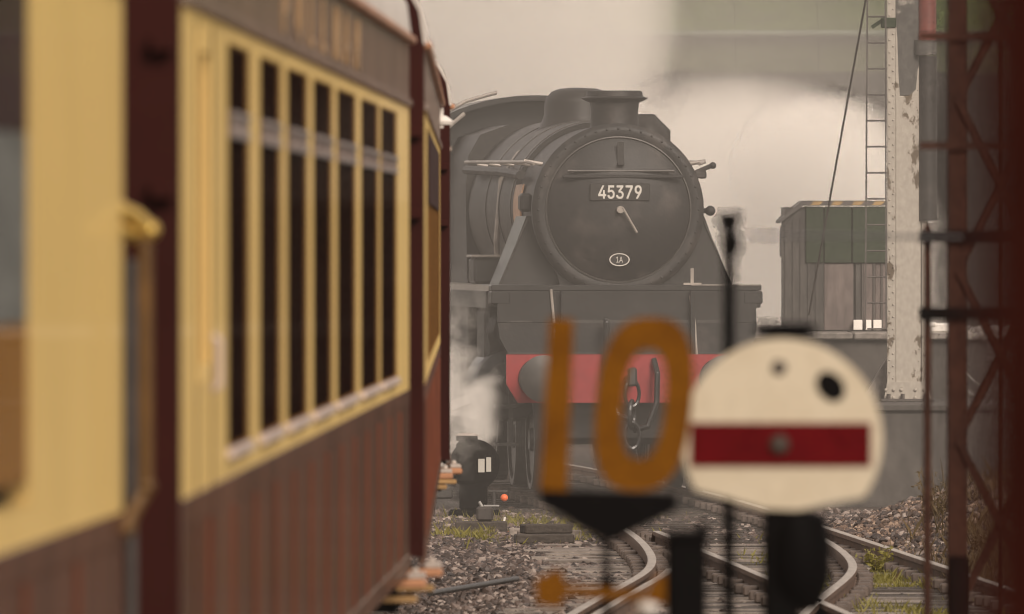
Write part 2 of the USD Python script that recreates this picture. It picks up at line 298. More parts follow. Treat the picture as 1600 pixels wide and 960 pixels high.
def track(label, pts, y_sl, sl_len=2.6, mat_s='sleeper', ext_left=0.0, skip=None, rails=(-1, 1), rail_lim=None, jit=0.04):
    t = thing('railway_track', label, 'track', group='railway tracks in the yard')
    line = smooth_line(pts)
    for s in rails:
        l = offset_line(line, s * 0.7525)
        if rail_lim and s in rail_lim: l = l[(l[:, 1] > rail_lim[s][0]) & (l[:, 1] < rail_lim[s][1])]
        r = obj('rail', sweep(l, RAIL), 'rail_side', t)
        obj('rail_head', sweep(l, HEAD), 'rail_top', r)
    tl = np.gradient(line, axis=0)
    y = y_sl[0]
    while y < y_sl[1]:
        i = int(np.argmin(abs(line[:, 1] - y))); c = line[i]; d = tl[i] / np.linalg.norm(tl[i]); n = np.array([d[1], -d[0]])
        el = ext_left + random.uniform(-1, 1) * 0.08
        a, b = c - n * (sl_len / 2 + el), c + n * (sl_len / 2 + random.uniform(-1, 1) * 0.03)
        zt = -0.150 + random.uniform(-0.01, 0.006)
        m = trimesh.creation.box((np.linalg.norm(b - a), 0.25, 0.14))
        m.apply_transform(trimesh.transformations.rotation_matrix(math.atan2((b - a)[1], (b - a)[0]) + random.uniform(-1, 1) * 0.006, (0, 0, 1)))
        m.apply_translation((*((a + b) / 2), zt - 0.07))
        obj('sleeper', m, mat_s, t)
        SLEEPERS.append((a, b))
        ch = []
        for s in rails:
            q = c + n * s * 0.7525
            ch.append(b2(q[0] - 0.15, q[0] - 0.035, q[1] - 0.07, q[1] + 0.07, zt, zt + 0.075, 0.012)); ch.append(b2(q[0] + 0.035, q[0] + 0.15, q[1] - 0.07, q[1] + 0.07, zt, zt + 0.075, 0.012))
        CHAIRS.setdefault(str(t.GetPath()), []).extend(ch)
        y += 0.68 + random.uniform(-1, 1) * jit
    return t, line
CHAIRS = {}
TA = [(0.55, 62), (1.16, 73.7), (1.49, 78.9), (1.76, 83.6), (1.82, 88.2), (1.76, 92.8), (1.62, 97.5), (1.44, 102.0), (1.17, 109)]
TB = [(3.25, 66), (2.55, 82.0), (1.95, 94.6), (1.57, 102.0), (1.10, 109.5), (0.45, 117), (-0.5, 126), (-1.8, 136)]
tA, lineA = track('sharply curved track with pale worn rails in the foreground yard', TA, (66, 96), ext_left=0.25, rail_lim={-1: (60, 108), 1: (60, 97)})
tB, lineB = track('straighter track leading from the right under the steam engine', TB, (68, 134), mat_s='sleeper_dark', rail_lim={-1: (60, 94.5), 1: (60, 140)})
for p, ch in CHAIRS.items():
    t = stage.GetPrimAtPath(p); c = data(obj('rail_chairs', ch, 'chair_iron', t), kind='stuff')
# check rail beside the near part of the curve
l = offset_line(smooth_line(TA), -0.7525 + 0.16); l = l[(l[:, 1] > 72) & (l[:, 1] < 83.5)]
r = obj('check_rail', sweep(l, RAIL), 'rail_side', tA); obj('rail_head', sweep(l, HEAD), 'rail_top', r)
obj('stretcher_bar', cyl((0.35, 82.2, -0.12), (0.98, 82.2, -0.10), 0.02), 'galv', tA)
def coach_line():
    pts = []
    for x0, y0, m, L in COACH: pts += [(x0 - 1.36, y0), (x0 - 1.36 + m * L, y0 + L)]
    return pts

# ---------------------------------------------------------------- coaches
L_C = 19.9
#        x at near end, y at near end, slope of its side
COACH = [(-0.862 - 0.0335 * L_C, 5.2, 0.0335, L_C), (-0.765, 26.2, 0.0174, L_C), (-0.366, 47.3, -0.0030, L_C), (-0.376, 68.4, -0.035, L_C)]
Z0, ZW, ZC, ZE = 1.09, 1.805, 2.965, 3.21
def roof_prof(n=20):
    a = np.linspace(0, math.pi, n)
    return [(-1.36 + 1.37 * math.cos(t), ZE + 0.02 + 0.60 * math.sin(t) ** 0.8) for t in a]
def coach(i, label, wins, near_door=True, vent=True, far_door=False, special=False):
    x0, y0, m, L = COACH[i]
    t = thing('railway_coach', label, 'coach', (x0, y0, 0), -math.atan(m), group='brown and cream coaches coupled in a row')
    # lower side, in panels with recessed joints over a backing
    n = 14; w = L / n
    obj('lower_backing', b2(-0.06, -0.012, 0.01, L - 0.01, Z0, ZW - 0.02), 'maroon_end', t)
    for k in range(n):
        a, b = k * w + 0.012, (k + 1) * w - 0.012
        obj('lower_panel', [b2(-0.014, 0.0, a, b, Z0 + 0.05, ZW - 0.07, 0.004)], 'umber', t)
    for k in range(1, n):
        obj('bead', b2(-0.012, 0.007, k * w - 0.018, k * w + 0.018, Z0 + 0.05, ZW - 0.07, 0.005), 'bead_brown', t)
    obj('bottom_rail', b2(-0.03, 0.006, 0, L, Z0 - 0.03, Z0 + 0.05, 0.008), 'umber', t)
    obj('waist_rail', b2(-0.03, 0.003, 0, L, ZW - 0.07, ZW, 0.003), 'umber', t)
    # upper cream side with openings
    pan = sbox(0, ZW, L, ZC)
    zb, zt = 1.885, 2.905
    for a, b in wins: pan = pan.difference(sbox(a, zb, b, zt))
    doors = ([0.92] if near_door else []) + ([L - 1.5] if far_door else [])
    for a in doors: pan = pan.difference(sbox(a, 2.08, a + 0.5, 2.89))
    obj('upper_panel', side(pan, 0.05), 'cream', t)
    lo = obj('far_side_panel', [b2(-2.72, -2.67, 0, L, Z0, ZC)], 'umber', t)
    for a, b in wins:
        g = obj('window', side(sbox(a - 0.03, zb - 0.005, b + 0.03, zt + 0.005), 0.006, 0.003), 'dark_glass' if not special else 'glass', t)
        (None if not vent else obj('ventilator', [b2(-0.02, 0.013, a + 0.02, b - 0.1, 2.668, 2.682), b2(-0.02, 0.013, a + 0.02, b - 0.1, 2.722, 2.736)] + [b2(-0.02, 0.010, y - 0.02, y + 0.02, 2.682, 2.722) for y in np.linspace(a + 0.06, b - 0.15, 6)], 'alu', g))
        if vent: obj('sill', b2(-0.03, 0.018, a - 0.02, b + 0.02, zb - 0.034, zb - 0.006, 0.005), 'sill_paint', g)
        if special:
            obj('blind', b2(-0.012, -0.005, a + 0.002, b - 0.002, 2.62, zt), 'blind', g)
            obj('curtain', b2(-0.012, -0.005, a + 0.002, b - 0.002, 1.93, 2.24), 'curtain', g); obj('net_curtain', b2(-0.012, -0.005, a + 0.002, b - 0.002, 2.244, 2.616), 'net_curtain', g)  # upper panel is added, its colour imitates the reflection in the glass
        else:
            obj('blind', b2(-0.012, -0.005, a + 0.002, b - 0.002, zb + 0.002, zt - 0.002), 'maroon_backing', g)  # added maroon sheet paints the darkness of the pane, no blind there
    for a in doors:
        dw = obj('door_window', side(sbox(a, 2.08, a + 0.5, 2.89), 0.006, -0.02), 'curtain', t)
        obj('frame', [side(sbox(a - 0.02, 2.06, a + 0.52, 2.91).difference(sbox(a + 0.02, 2.11, a + 0.48, 2.86)), 0.012, 0.004)], 'cream', dw)
        obj('door_groove', [b2(-0.004, 0.004, a - 0.17, a - 0.155, Z0 + 0.05, 2.93), b2(-0.004, 0.004, a + 0.655, a + 0.67, Z0 + 0.05, 2.93)], 'maroon_end', t)
        obj('grab_rail', tube([(0, a + 0.70, 2.17), (0.018, a + 0.70, 2.16), (0.018, a + 0.70, 2.05), (0, a + 0.70, 2.04)], 0.009), 'sill_paint', t)
    # name band, gutter, roof
    obj('name_band', [side(sbox(0, ZC, L, ZE), 0.05, 0.0)], 'umber_band_sheen', t)
    obj('cornice', b2(-0.02, 0.014, 0, L, ZC - 0.012, ZC + 0.018, 0.005), 'umber_band_sheen', t)
    obj('gutter', b2(-0.03, 0.03, -0.03, L + 0.03, ZE, ZE + 0.03, 0.006), 'gutter', t)
    rp = Polygon(roof_prof()); inner = affinity.scale(rp, 0.965, 0.965, origin=(-1.36, ZE))
    rm = ext(rp.difference(inner), L + 0.1); v = rm.vertices.copy(); rm.vertices = np.stack([v[:, 0], v[:, 2] - 0.05, v[:, 1]], 1)
    rm.invert() if rm.volume < 0 else None
    roof = obj('roof', rm, 'roof', t, smooth=30)
    for y in np.linspace(2.0, L - 2.0, 6):
        obj('roof_vent', lathe([(0, 0), (0.13, 0), (0.13, 0.05), (0.08, 0.12), (0, 0.13)], (-0.75, y, ZE + 0.54), n=14), 'roof', roof, smooth=40)
    # ends
    endp = unary_union([sbox(-2.72, Z0, 0, ZE + 0.02), affinity.scale(rp, 0.99, 0.97, origin=(-1.36, ZE))])
    e0 = obj('end_wall', front(endp, 0.05, -0.055), 'maroon_end', t); e1 = obj('end_wall', front(endp, 0.05, L + 0.005), 'maroon_end', t)
    for e, y, s in ((e0, -0.055, -1), (e1, L + 0.055, 1)):
        obj('gangway', [b2(-2.0, -0.72, y, y + s * 0.40, 1.15, 3.2, 0.03)] + [b2(-2.03, -0.69, y + s * (0.06 + 0.1 * k), y + s * (0.10 + 0.1 * k), 1.12, 3.23) for k in range(4)], 'black', e)
        obj('buffer', [lathe([(0, 0), (0.11, 0), (0.09, 0.3), (0.05, 0.3), (0.05, 0.46), (0.2, 0.47), (0.2, 0.5), (0, 0.51)], (-1.36 + q, y, 1.05), 'y' if s > 0 else '-y', 18) for q in (-0.87, 0.87)], 'steel', e)
        obj('end_handrail', tube([(-0.11, y, 1.5), (-0.11, y + s * 0.06, 1.5), (-0.11, y + s * 0.06, 2.35), (-0.11, y, 2.35)], 0.014), 'iron', e)
        [obj('lamp_bracket', b2(-0.07, -0.012, y, y + s * 0.05, z - 0.02, z + 0.02, 0.005), 'maroon_end', e) for z in (2.52, 2.86)]
    for y in (0.16, L - 0.16):
        st = obj('footstep', [b2(-0.10, 0.075, y - 0.17, y + 0.17, 1.005, 1.04, 0.008)], 'gutter', t)
        [obj('bracket', b2(-0.08, -0.05, y + q, y + q + 0.04, 0.9, 1.06), 'black', st) for q in (-0.1, 0.06)]
        obj('tread_edge', [b2(0.0, 0.07, y - 0.16, y + 0.16, 1.04, 1.062, 0.006), ball((0.03, y, 1.07), 0.016, 1)], 'tread', st)
        obj('lower_board', [b2(-0.12, 0.04, y - 0.2, y + 0.2, 0.945, 0.972, 0.006)], 'gold', st)
    # underframe and bogies
    obj('underframe', [b2(-2.5, -2.4, 0.1, L - 0.1, 0.86, 1.06), b2(-0.32, -0.22, 0.1, L - 0.1, 0.86, 1.06), b2(-2.0, -0.8, 7, 12.5, 0.45, 0.9, 0.03)], 'black', t)
    for y in (3.1, L - 3.1):
        bg = obj('bogie', [b2(-1.36 + s * 1.0 - 0.06, -1.36 + s * 1.0 + 0.06, y - 1.75, y + 1.75, 0.42, 0.72, 0.03) for s in (-1, 1)] + [b2(-2.36, -0.36, y - 0.25, y + 0.25, 0.4, 0.75, 0.03)] +
                 [b2(-1.36 + s * 1.06 - 0.1, -1.36 + s * 1.06 + 0.1, y + q - 0.16, y + q + 0.16, 0.36, 0.66, 0.04) for s in (-1, 1) for q in (-1.3, 1.3)], 'black', t)
        for q in (-1.3, 1.3):
            obj('wheelset', [lathe([(0, -0.07), (0.46, -0.07), (0.46, 0.04), (0.49, 0.04), (0.49, 0.07), (0, 0.07)], (-1.36 + s * 0.78, y + q, 0.46), 'x', 26) for s in (-1, 1)] + [cyl((-2.2, y + q, 0.46), (-0.5, y + q, 0.46), 0.07)], 'steel', bg)
    return t
wins2 = [(28.75, 30.0), (30.8, 32.2), (32.8, 34.35), (34.95, 36.6), (37.2, 39.05), (39.75, 41.7), (42.15, 44.15)]
wins2 = [(a - 26.2, b - 26.2) for a, b in wins2]
c1 = coach(0, 'nearest coach at the left edge, cream panel and one window beside a brass handrail', [(1.2 + 2.28 * k, 2.5 + 2.28 * k) for k in range(6)] + [(15.3, 17.2)], near_door=False, special=True, vent=False)
c2 = coach(1, 'brown and cream coach with seven windows and gold lettering along its upper band', wins2, near_door=True)
c3 = coach(2, 'third coach, a thin cream sliver beyond the lettered coach', wins2, near_door=False, vent=False)
obj('upper_louvre', b2(-0.01, 0.006, 3.2, 16.2, 2.58, 2.90), 'maroon_end', c3)
c4 = coach(3, 'farthest coach, only its maroon end corner showing beside the steam engine', wins2, near_door=False, vent=False)
# lettering on the second coach
y = 32.35 - 26.2; adv = (39.6 - 32.35) / 6.55
for k, ch in enumerate('PULLMAN'):
    tm = meshkit.text_mesh(ch, 0.165, 0.004, bold=True); v = tm.vertices.copy(); v[:, 0] *= 3.0
    tm.vertices = np.stack([v[:, 2] + 0.001, v[:, 0] + y + k * adv, v[:, 1] + 3.005], 1)
    obj('letter', tm, 'gold', c2)
# brass handrail at the far corner of the nearest coach, a vent lamp at the far end of the third
L1 = L_C
obj('grab_rail', [tube([(-0.02, L1 - 0.05, 2.48), (0.030, L1 + 0.0, 2.455), (0.058, L1 + 0.02, 2.425)], 0.021, 10), tube([(-0.02, L1 - 0.05, 2.44), (0.025, L1 + 0.0, 2.415)], 0.017, 10), ball((0.058, L1 + 0.02, 2.428), 0.024, 1),
                  ], 'brass', c1, smooth=40)
obj('grab_rail_shaft', [cyl((0.048, L1 + 0.02, 1.86), (0.048, L1 + 0.02, 2.43), 0.017, 10), tube([(0.048, L1 + 0.02, 1.85), (0.0, L1 - 0.03, 1.76)], 0.016, 8)], 'brass_dark', c1, smooth=40)
obj('grab_rail_boss', ball((0.05, L1 + 0.02, 1.86), 0.022, 1), 'brass_dark', c1, smooth=40); obj('grab_rail_boss', ball((0.01, L1 - 0.02, 1.77), 0.022, 1), 'brass_dark', c1, smooth=40)
obj('marker_lamp', [lathe([(0, 0), (0.05, 0), (0.06, 0.02), (0.02, 0.05), (0, 0.055)], (0.02, L_C - 0.2, 3.10), n=16), b2(-0.0, 0.02, L_C - 0.23, L_C - 0.17, 3.08, 3.2)], 'white', c3)
# the track under the coaches
ct = [(-1.62, -6)] + [(COACH[0][0] - 1.36, 5.2), ] + [(COACH[k][0] - 1.36 + COACH[k][2] * 10, COACH[k][1] + 10) for k in range(4)] + [(-3.9, 110)]
track('track hidden under the row of coaches', ct, (4, 104), mat_s='sleeper_dark', jit=0.02)

# ---------------------------------------------------------------- steam engine
LX, LY, YAW = 1.12, 107.7, 0.09
E = thing('steam_locomotive', 'black steam locomotive number 45379 with red buffer beam, wrapped in steam', 'locomotive', (LX, LY, 0.04), YAW)
SZ, SR, SY = 2.68, 0.83, 1.10     # smokebox axis height, radius, front setback
ring = [(0.70, 0.0), (0.755, -0.012), (0.80, 0.0), (SR, 0.03), (SR, 0.12), (0.70, 0.12)]
obj('smokebox', [lathe([(0.72, 0.02), (SR - 0.02, 0.02), (SR - 0.02, 1.9), (0.70, 1.9)], (0, SY + 0.08, SZ), 'y', 72)], 'smokebox', E, smooth=40)
dr = obj('smokebox_door_ring', lathe([(0.66, 0.10), (0.70, 0.0), (0.76, -0.014), (0.80, 0.0), (SR, 0.03), (SR, 0.14)], (0, SY, SZ), 'y', 80), 'smokebox', E, smooth=40)
riv = []
for k in range(44):
    a = 2 * math.pi * k / 44; riv.append(ball((0.775 * math.cos(a), SY - 0.008, SZ + 0.775 * math.sin(a)), 0.013, 1))
data(obj('rivets', riv, 'smokebox', dr), kind='stuff')
prof = [(0.0, -0.15)] + [(0.69 * math.sin(u), -0.15 + 0.155 * (1 - math.cos(u)) / (1 - math.cos(1.35)) if u else -0.15) for u in np.linspace(0.1, 1.35, 14)]
prof = [(0.69 * q, -0.145 + 0.15 * q ** 2.4) for q in np.linspace(0, 1, 18)] + [(0.70, 0.04)]
sd = obj('smokebox_door', lathe(prof, (0, SY, SZ), 'y', 72), 'smokebox', E, smooth=40)
obj('door_rim', lathe([(0.685, 0.0), (0.695, -0.014), (0.705, -0.012), (0.708, 0.02)], (0, SY, SZ), 'y', 80), 'steel', sd, smooth=40)
obj('door_handrail', [tube([(-0.50, SY - 0.10, SZ + 0.37), (0.53, SY - 0.10, SZ + 0.37)], 0.014)] + [cyl((q, SY - 0.02, SZ + 0.37), (q, SY - 0.11, SZ + 0.37), 0.016, 8) for q in (-0.45, 0.48)], 'steel', sd)
obj('hinge_strap', [b2(-0.55, 0.62, SY - 0.13, SY - 0.07, SZ + 0.30, SZ + 0.335, 0.01)], 'smokebox', sd)
obj('lamp_iron', [b2(-0.02, 0.045, SY - 0.10, SY - 0.085, SZ + 0.43, SZ + 0.65), b2(-0.02, 0.045, SY - 0.16, SY - 0.085, SZ + 0.43, SZ + 0.445)], 'plate_black', sd)
obj('door_dart', [cyl((0, SY - 0.12, SZ), (0, SY - 0.22, SZ), 0.035, 12), cyl((0.02, SY - 0.215, SZ + 0.02), (0.16, SY - 0.2, SZ - 0.22), 0.011, 8)], 'loco_light', sd)
npz = obj('number_plate', [b2(-0.29, 0.29, SY - 0.155, SY - 0.135, SZ + 0.085, SZ + 0.255, 0.008)], 'plate_black', sd)
tm = meshkit.text_mesh('45379', 0.122, 0.006, bold=True); v = tm.vertices.copy(); v[:, 0] -= (v[:, 0].min() + v[:, 0].max()) / 2; v[:, 0] *= 0.42 / np.ptp(v[:, 0])
tm.vertices = np.stack([v[:, 0], SY - 0.156 - v[:, 2], v[:, 1] + SZ + 0.108], 1); obj('numerals', tm, 'letter_white', npz)
ov = affinity.scale(Point(0, 0).buffer(1, 24), 0.098, 0.062); ovi = affinity.scale(Point(0, 0).buffer(1, 24), 0.088, 0.053)
pl = obj('shed_plate', front(affinity.translate(ov, 0, SZ - 0.48), 0.012, SY - 0.108), 'plate_black', sd)
obj('plate_rim', front(affinity.translate(ov.difference(ovi), 0, SZ - 0.48), 0.008, SY - 0.116), 'letter_white', pl)
tm = meshkit.text_mesh('1A', 0.055, 0.006); v = tm.vertices.copy(); v[:, 0] -= (v[:, 0].min() + v[:, 0].max()) / 2; v[:, 0] *= 0.7
tm.vertices = np.stack([v[:, 0], SY - 0.11 - v[:, 2], v[:, 1] + SZ - 0.507], 1); obj('plate_mark', tm, 'letter_white', pl)
# chimney and dome
obj('chimney', lathe([(0.50, -0.05), (0.33, 0.02), (0.265, 0.10), (0.238, 0.20), (0.23, 0.36), (0.238, 0.44), (0.275, 0.455), (0.318, 0.475), (0.322, 0.485), (0.275, 0.50), (0.27, 0.55), (0.20, 0.555), (0.19, 0.30)], (0.06, SY + 0.98, SZ + 0.60), n=48), 'smokebox', E, smooth=35)
obj('steam_dome', lathe([(0.62, -0.10), (0.50, 0.02), (0.39, 0.12), (0.345, 0.24), (0.34, 0.36), (0.32, 0.42), (0.27, 0.475), (0.18, 0.505), (0, 0.515)], (0.02, SY + 4.2, SZ + 0.715), n=44), 'cladding', E, smooth=50)
obj('top_feed_cover', [bx((0.56, SY + 2.9, SZ + 0.70), (0.46, 0.6, 0.5), 0.16)], 'cladding', E, smooth=60)
# boiler, bands, firebox
obj('boiler', lathe([(0.70, 0), (0.845, 0.0), (0.85, 0.06), (0.85, 0.1), (0.90, 4.4), (0.70, 4.4)], (0, SY + 1.95, SZ + 0.02), 'y', 72), 'cladding', E, smooth=40)
for k, (yy, rr) in enumerate([(2.05, 0.85), (3.2, 0.863), (4.5, 0.878)]):
    obj('boiler_band', lathe([(rr + 0.0, 0), (rr + 0.012, 0.0), (rr + 0.012, 0.06), (rr, 0.06)], (0, SY + yy, SZ + 0.02), 'y', 64), 'steel', E)
obj('copper_cover', lathe([(0.825, 0), (0.842, 0.0), (0.842, 0.75), (0.825, 0.75)], (0, SY + 1.2, SZ + 0.02), 'y', 64).slice_plane((0, 0, SZ + 0.25), (0, 0, -1)).slice_plane((-0.45, 0, 0), (-1, 0, 0)), 'warm_glint', E)  # added strip, a painted warm glint along the smokebox side
fb = Polygon([(-0.9, 1.3), (0.9, 1.3), (0.93, 2.9), (0.90, 3.25), (0.78, 3.46), (0.5, 3.56), (0, 3.60), (-0.5, 3.56), (-0.78, 3.46), (-0.90, 3.25), (-0.93, 2.9)])
obj('firebox', front(fb, 2.9, SY + 6.3), 'cladding', E, smooth=35)
# handrails and the pipes along the side
for s in (-1, 1):
    xs = s * 0.93
    hr = obj('boiler_handrail', [tube([(s * 0.80, SY + 0.15, SZ + 0.44), (s * 0.86, SY + 0.3, SZ + 0.46), (xs, SY + 6.3, SZ + 0.50)], 0.017)] +
        [cyl((s * 0.70, SY + q, SZ + 0.44), (s * 0.88, SY + q, SZ + 0.47), 0.02, 8) for q in (0.35, 1.6, 2.9, 4.2, 5.5)], 'loco_light', E)
obj('handrail_knob', [cyl((0.76, SY + 0.10, SZ + 0.36), (0.90, SY + 0.08, SZ + 0.42), 0.022, 10), ball((0.92, SY + 0.07, SZ + 0.425), 0.035, 1), b2(0.74, 0.86, SY + 0.06, SY + 0.16, SZ + 0.30, SZ + 0.38, 0.015)], 'smokebox', E)
obj('lamp_bracket', [cyl((0.80, SY + 0.16, SZ - 0.01), (0.87, SY + 0.12, SZ - 0.01), 0.025, 10), ball((0.90, SY + 0.11, SZ - 0.01), 0.05, 2)], 'smokebox', E)
obj('lubricator_box', [b2(-0.92, -0.80, SY + 0.3, SY + 0.55, SZ - 0.02, SZ + 0.16, 0.03)], 'smokebox', E)
obj('feed_pipe', [tube([(-0.40, SY + 3.3, SZ + 0.70), (-0.66, SY + 3.3, SZ + 0.56), (-0.83, SY + 3.3, SZ + 0.30), (-0.88, SY + 3.3, SZ - 0.3), (-0.85, SY + 3.4, SZ - 0.8)], 0.032)], 'loco_light', E)
obj('ejector_pipe', [tube([(-0.86, SY + 0.9, SZ + 0.34), (-0.91, SY + 2.5, SZ + 0.38), (-0.95, SY + 6.0, SZ + 0.42)], 0.045)], 'smokebox', E)
# cab
cabp = [(-1.31, 1.9), (1.31, 1.9), (1.31, 3.05)] + [(1.33 * math.cos(u), 3.05 + 0.80 * math.sin(u) ** 0.9) for u in np.linspace(0.02, math.pi - 0.02, 24)] + [(-1.31, 3.05)]
cab = obj('cab', front(Polygon(cabp), 0.06, SY + 8.9), 'loco', E)
obj('cab_side', [b2(s * 1.31 - 0.03, s * 1.31 + 0.03, SY + 8.96, SY + 10.6, 1.5, 3.08) for s in (-1, 1)], 'loco', E)
ro = Polygon([(1.36 * math.cos(u), 3.06 + 0.83 * math.sin(u) ** 0.9) for u in np.linspace(0, math.pi, 28)]); ri = affinity.scale(ro, 0.96, 0.94, origin=(0, 3.0))
obj('cab_roof', front(ro.difference(ri), 2.6, SY + 8.55), 'loco', E, smooth=30)
obj('roof_strip', [tube([(-1.30, SY + 8.7, 3.36), (-1.05, SY + 8.7, 3.64), (-0.72, SY + 8.7, 3.83), (-0.4, SY + 8.7, 3.92)], 0.02), tube([(-1.27, SY + 8.5, 3.16), (-1.05, SY + 8.5, 3.45), (-0.75, SY + 8.5, 3.70)], 0.022)], 'loco_light', E)
[obj('cab_window', b2(s * 0.98 - 0.16, s * 0.98 + 0.16, SY + 8.885, SY + 8.90, 2.95, 3.25, 0.02), 'glass', cab) for s in (-1, 1)]
# running plate, drop plate, saddle
obj('running_plate', [b2(s * 1.30, s * 0.72, 0.55, SY + 8.9, 1.90, 1.955) for s in (-1, 1)], 'platform_top_lit', E)
obj('valance', [b2(s * 1.30 - 0.02, s * 1.30 + 0.02, 0.62, SY + 8.9, 1.74, 1.90) for s in (-1, 1)], 'loco', E)
obj('front_platform', [b2(-1.295, 1.295, 0.30, SY + 0.4, 1.905, 1.96, 0.008)], 'loco', E)
obj('drop_plate', [b2(-1.24, 1.24, 0.26, 0.31, 1.60, 1.905, 0.006), b2(-1.30, -1.12, 0.255, 0.6, 1.78, 1.90, 0.01), b2(1.12, 1.30, 0.255, 0.6, 1.78, 1.90, 0.01)], 'loco', E)
obj('lower_apron', [front(Polygon([(-1.14, 1.30), (1.14, 1.30), (1.22, 1.45), (1.24, 1.60), (-1.24, 1.60), (-1.22, 1.45)]), 0.04, 0.20)], 'smokebox', E)
obj('apron_strip', [b2(-1.12, -0.92, 0.19, 0.20, 1.605, 1.62), b2(-0.62, 0.95, 0.225, 0.256, 1.60, 1.625), b2(-1.14, 1.14, 0.185, 0.2, 1.305, 1.318)], 'steel', E)
obj('apron_handrail', tube([(-0.73, 0.24, 1.92), (-0.70, 0.22, 1.58), (-0.69, 0.17, 1.32)], 0.014), 'loco_light', E); obj('apron_handrail', tube([(0.60, 0.22, 1.86), (0.64, 0.2, 1.6), (0.66, 0.15, 1.2)], 0.014), 'loco_light', E)
obj('platform_edge', [b2(0.62, 1.28, 0.285, 0.31, 1.955, 1.965)], 'loco_light', E)
obj('saddle', [front(Polygon([(-1.12, 1.955), (1.12, 1.955), (0.98, 2.30), (0.86, 2.62), (0.70, 2.62), (0.5, 2.3), (-0.5, 2.3), (-0.70, 2.62), (-0.86, 2.62), (-0.98, 2.30)]), 1.1, SY + 0.30)], 'loco', E)
[obj('saddle_edge', tube([(q * 1.12, SY + 0.29, 1.96), (q * 0.97, SY + 0.29, 2.31), (q * 0.84, SY + 0.29, 2.60)], 0.010), 'steel', E) for q in (-1, 1)]
obj('saddle', [front(Polygon([(-0.55, 1.955), (0.55, 1.955), (0.62, 2.2), (-0.62, 2.2)]), 0.9, SY + 0.12)], 'loco', E)
obj('lamp_iron', [b2(0.62, 0.65, 0.36, 0.375, 1.96, 2.12), b2(0.55, 0.72, 0.33, 0.40, 1.96, 1.98)], 'loco_light', E)
obj('side_box', [b2(-1.22, -0.86, SY + 2.0, SY + 2.6, 1.96, 2.22, 0.03)], 'loco', E); obj('side_box_lid', [b2(-1.24, -0.84, SY + 1.98, SY + 2.62, 2.22, 2.245, 0.006)], 'platform_top_lit', E)
# buffer beam with buffers, coupling and pipes
bm = obj('buffer_beam', [front(Polygon([(-1.17, 1.30), (1.17, 1.30), (1.17, 1.02), (1.06, 0.84), (-1.06, 0.84), (-1.17, 1.02)]), 0.03, 0.10)], 'red', E)
for s in (-1, 1):
    bf = obj('buffer', lathe([(0, 0), (0.19, 0.0), (0.185, 0.05), (0.135, 0.07), (0.12, 0.34), (0.075, 0.35), (0.075, 0.52), (0.215, 0.54), (0.225, 0.575), (0.16, 0.60), (0, 0.605)], (s * 0.866, 0.10, 1.075), '-y', 36), 'steel', E, smooth=35)
obj('draw_hook', [b2(-0.05, 0.05, -0.22, 0.10, 1.02, 1.10, 0.02), b2(-0.045, 0.045, -0.26, -0.2, 1.0, 1.18, 0.02)], 'steel', E)
links = []
for k in range(3):
    z = 0.93 - 0.2 * k
    tor = trimesh.creation.torus(0.10, 0.022, major_sections=20, minor_sections=8); tor.apply_scale((0.75, 1.25, 1)); tor.apply_transform(trimesh.transformations.rotation_matrix(math.pi / 2, (1, 0, 0)))
    tor.apply_transform(trimesh.transformations.rotation_matrix((0.3, 1.2, 0.2)[k], (0, 0, 1))); tor.apply_translation((0, -0.20, z)); links.append(tor)
obj('coupling', links, 'loco', E)
obj('brake_pipe', [tube([(-0.22, 0.08, 1.62), (-0.22, 0.02, 1.60), (-0.22, 0.02, 1.10), (-0.20, -0.06, 0.9), (-0.12, -0.1, 0.72), (0.0, -0.08, 0.68)], 0.03)], 'loco', E)
obj('heating_pipe', [tube([(0.24, 0.08, 1.25), (0.26, -0.04, 1.12), (0.25, -0.08, 0.85), (0.16, -0.12, 0.62), (0.02, -0.1, 0.58)], 0.028)], 'loco', E)
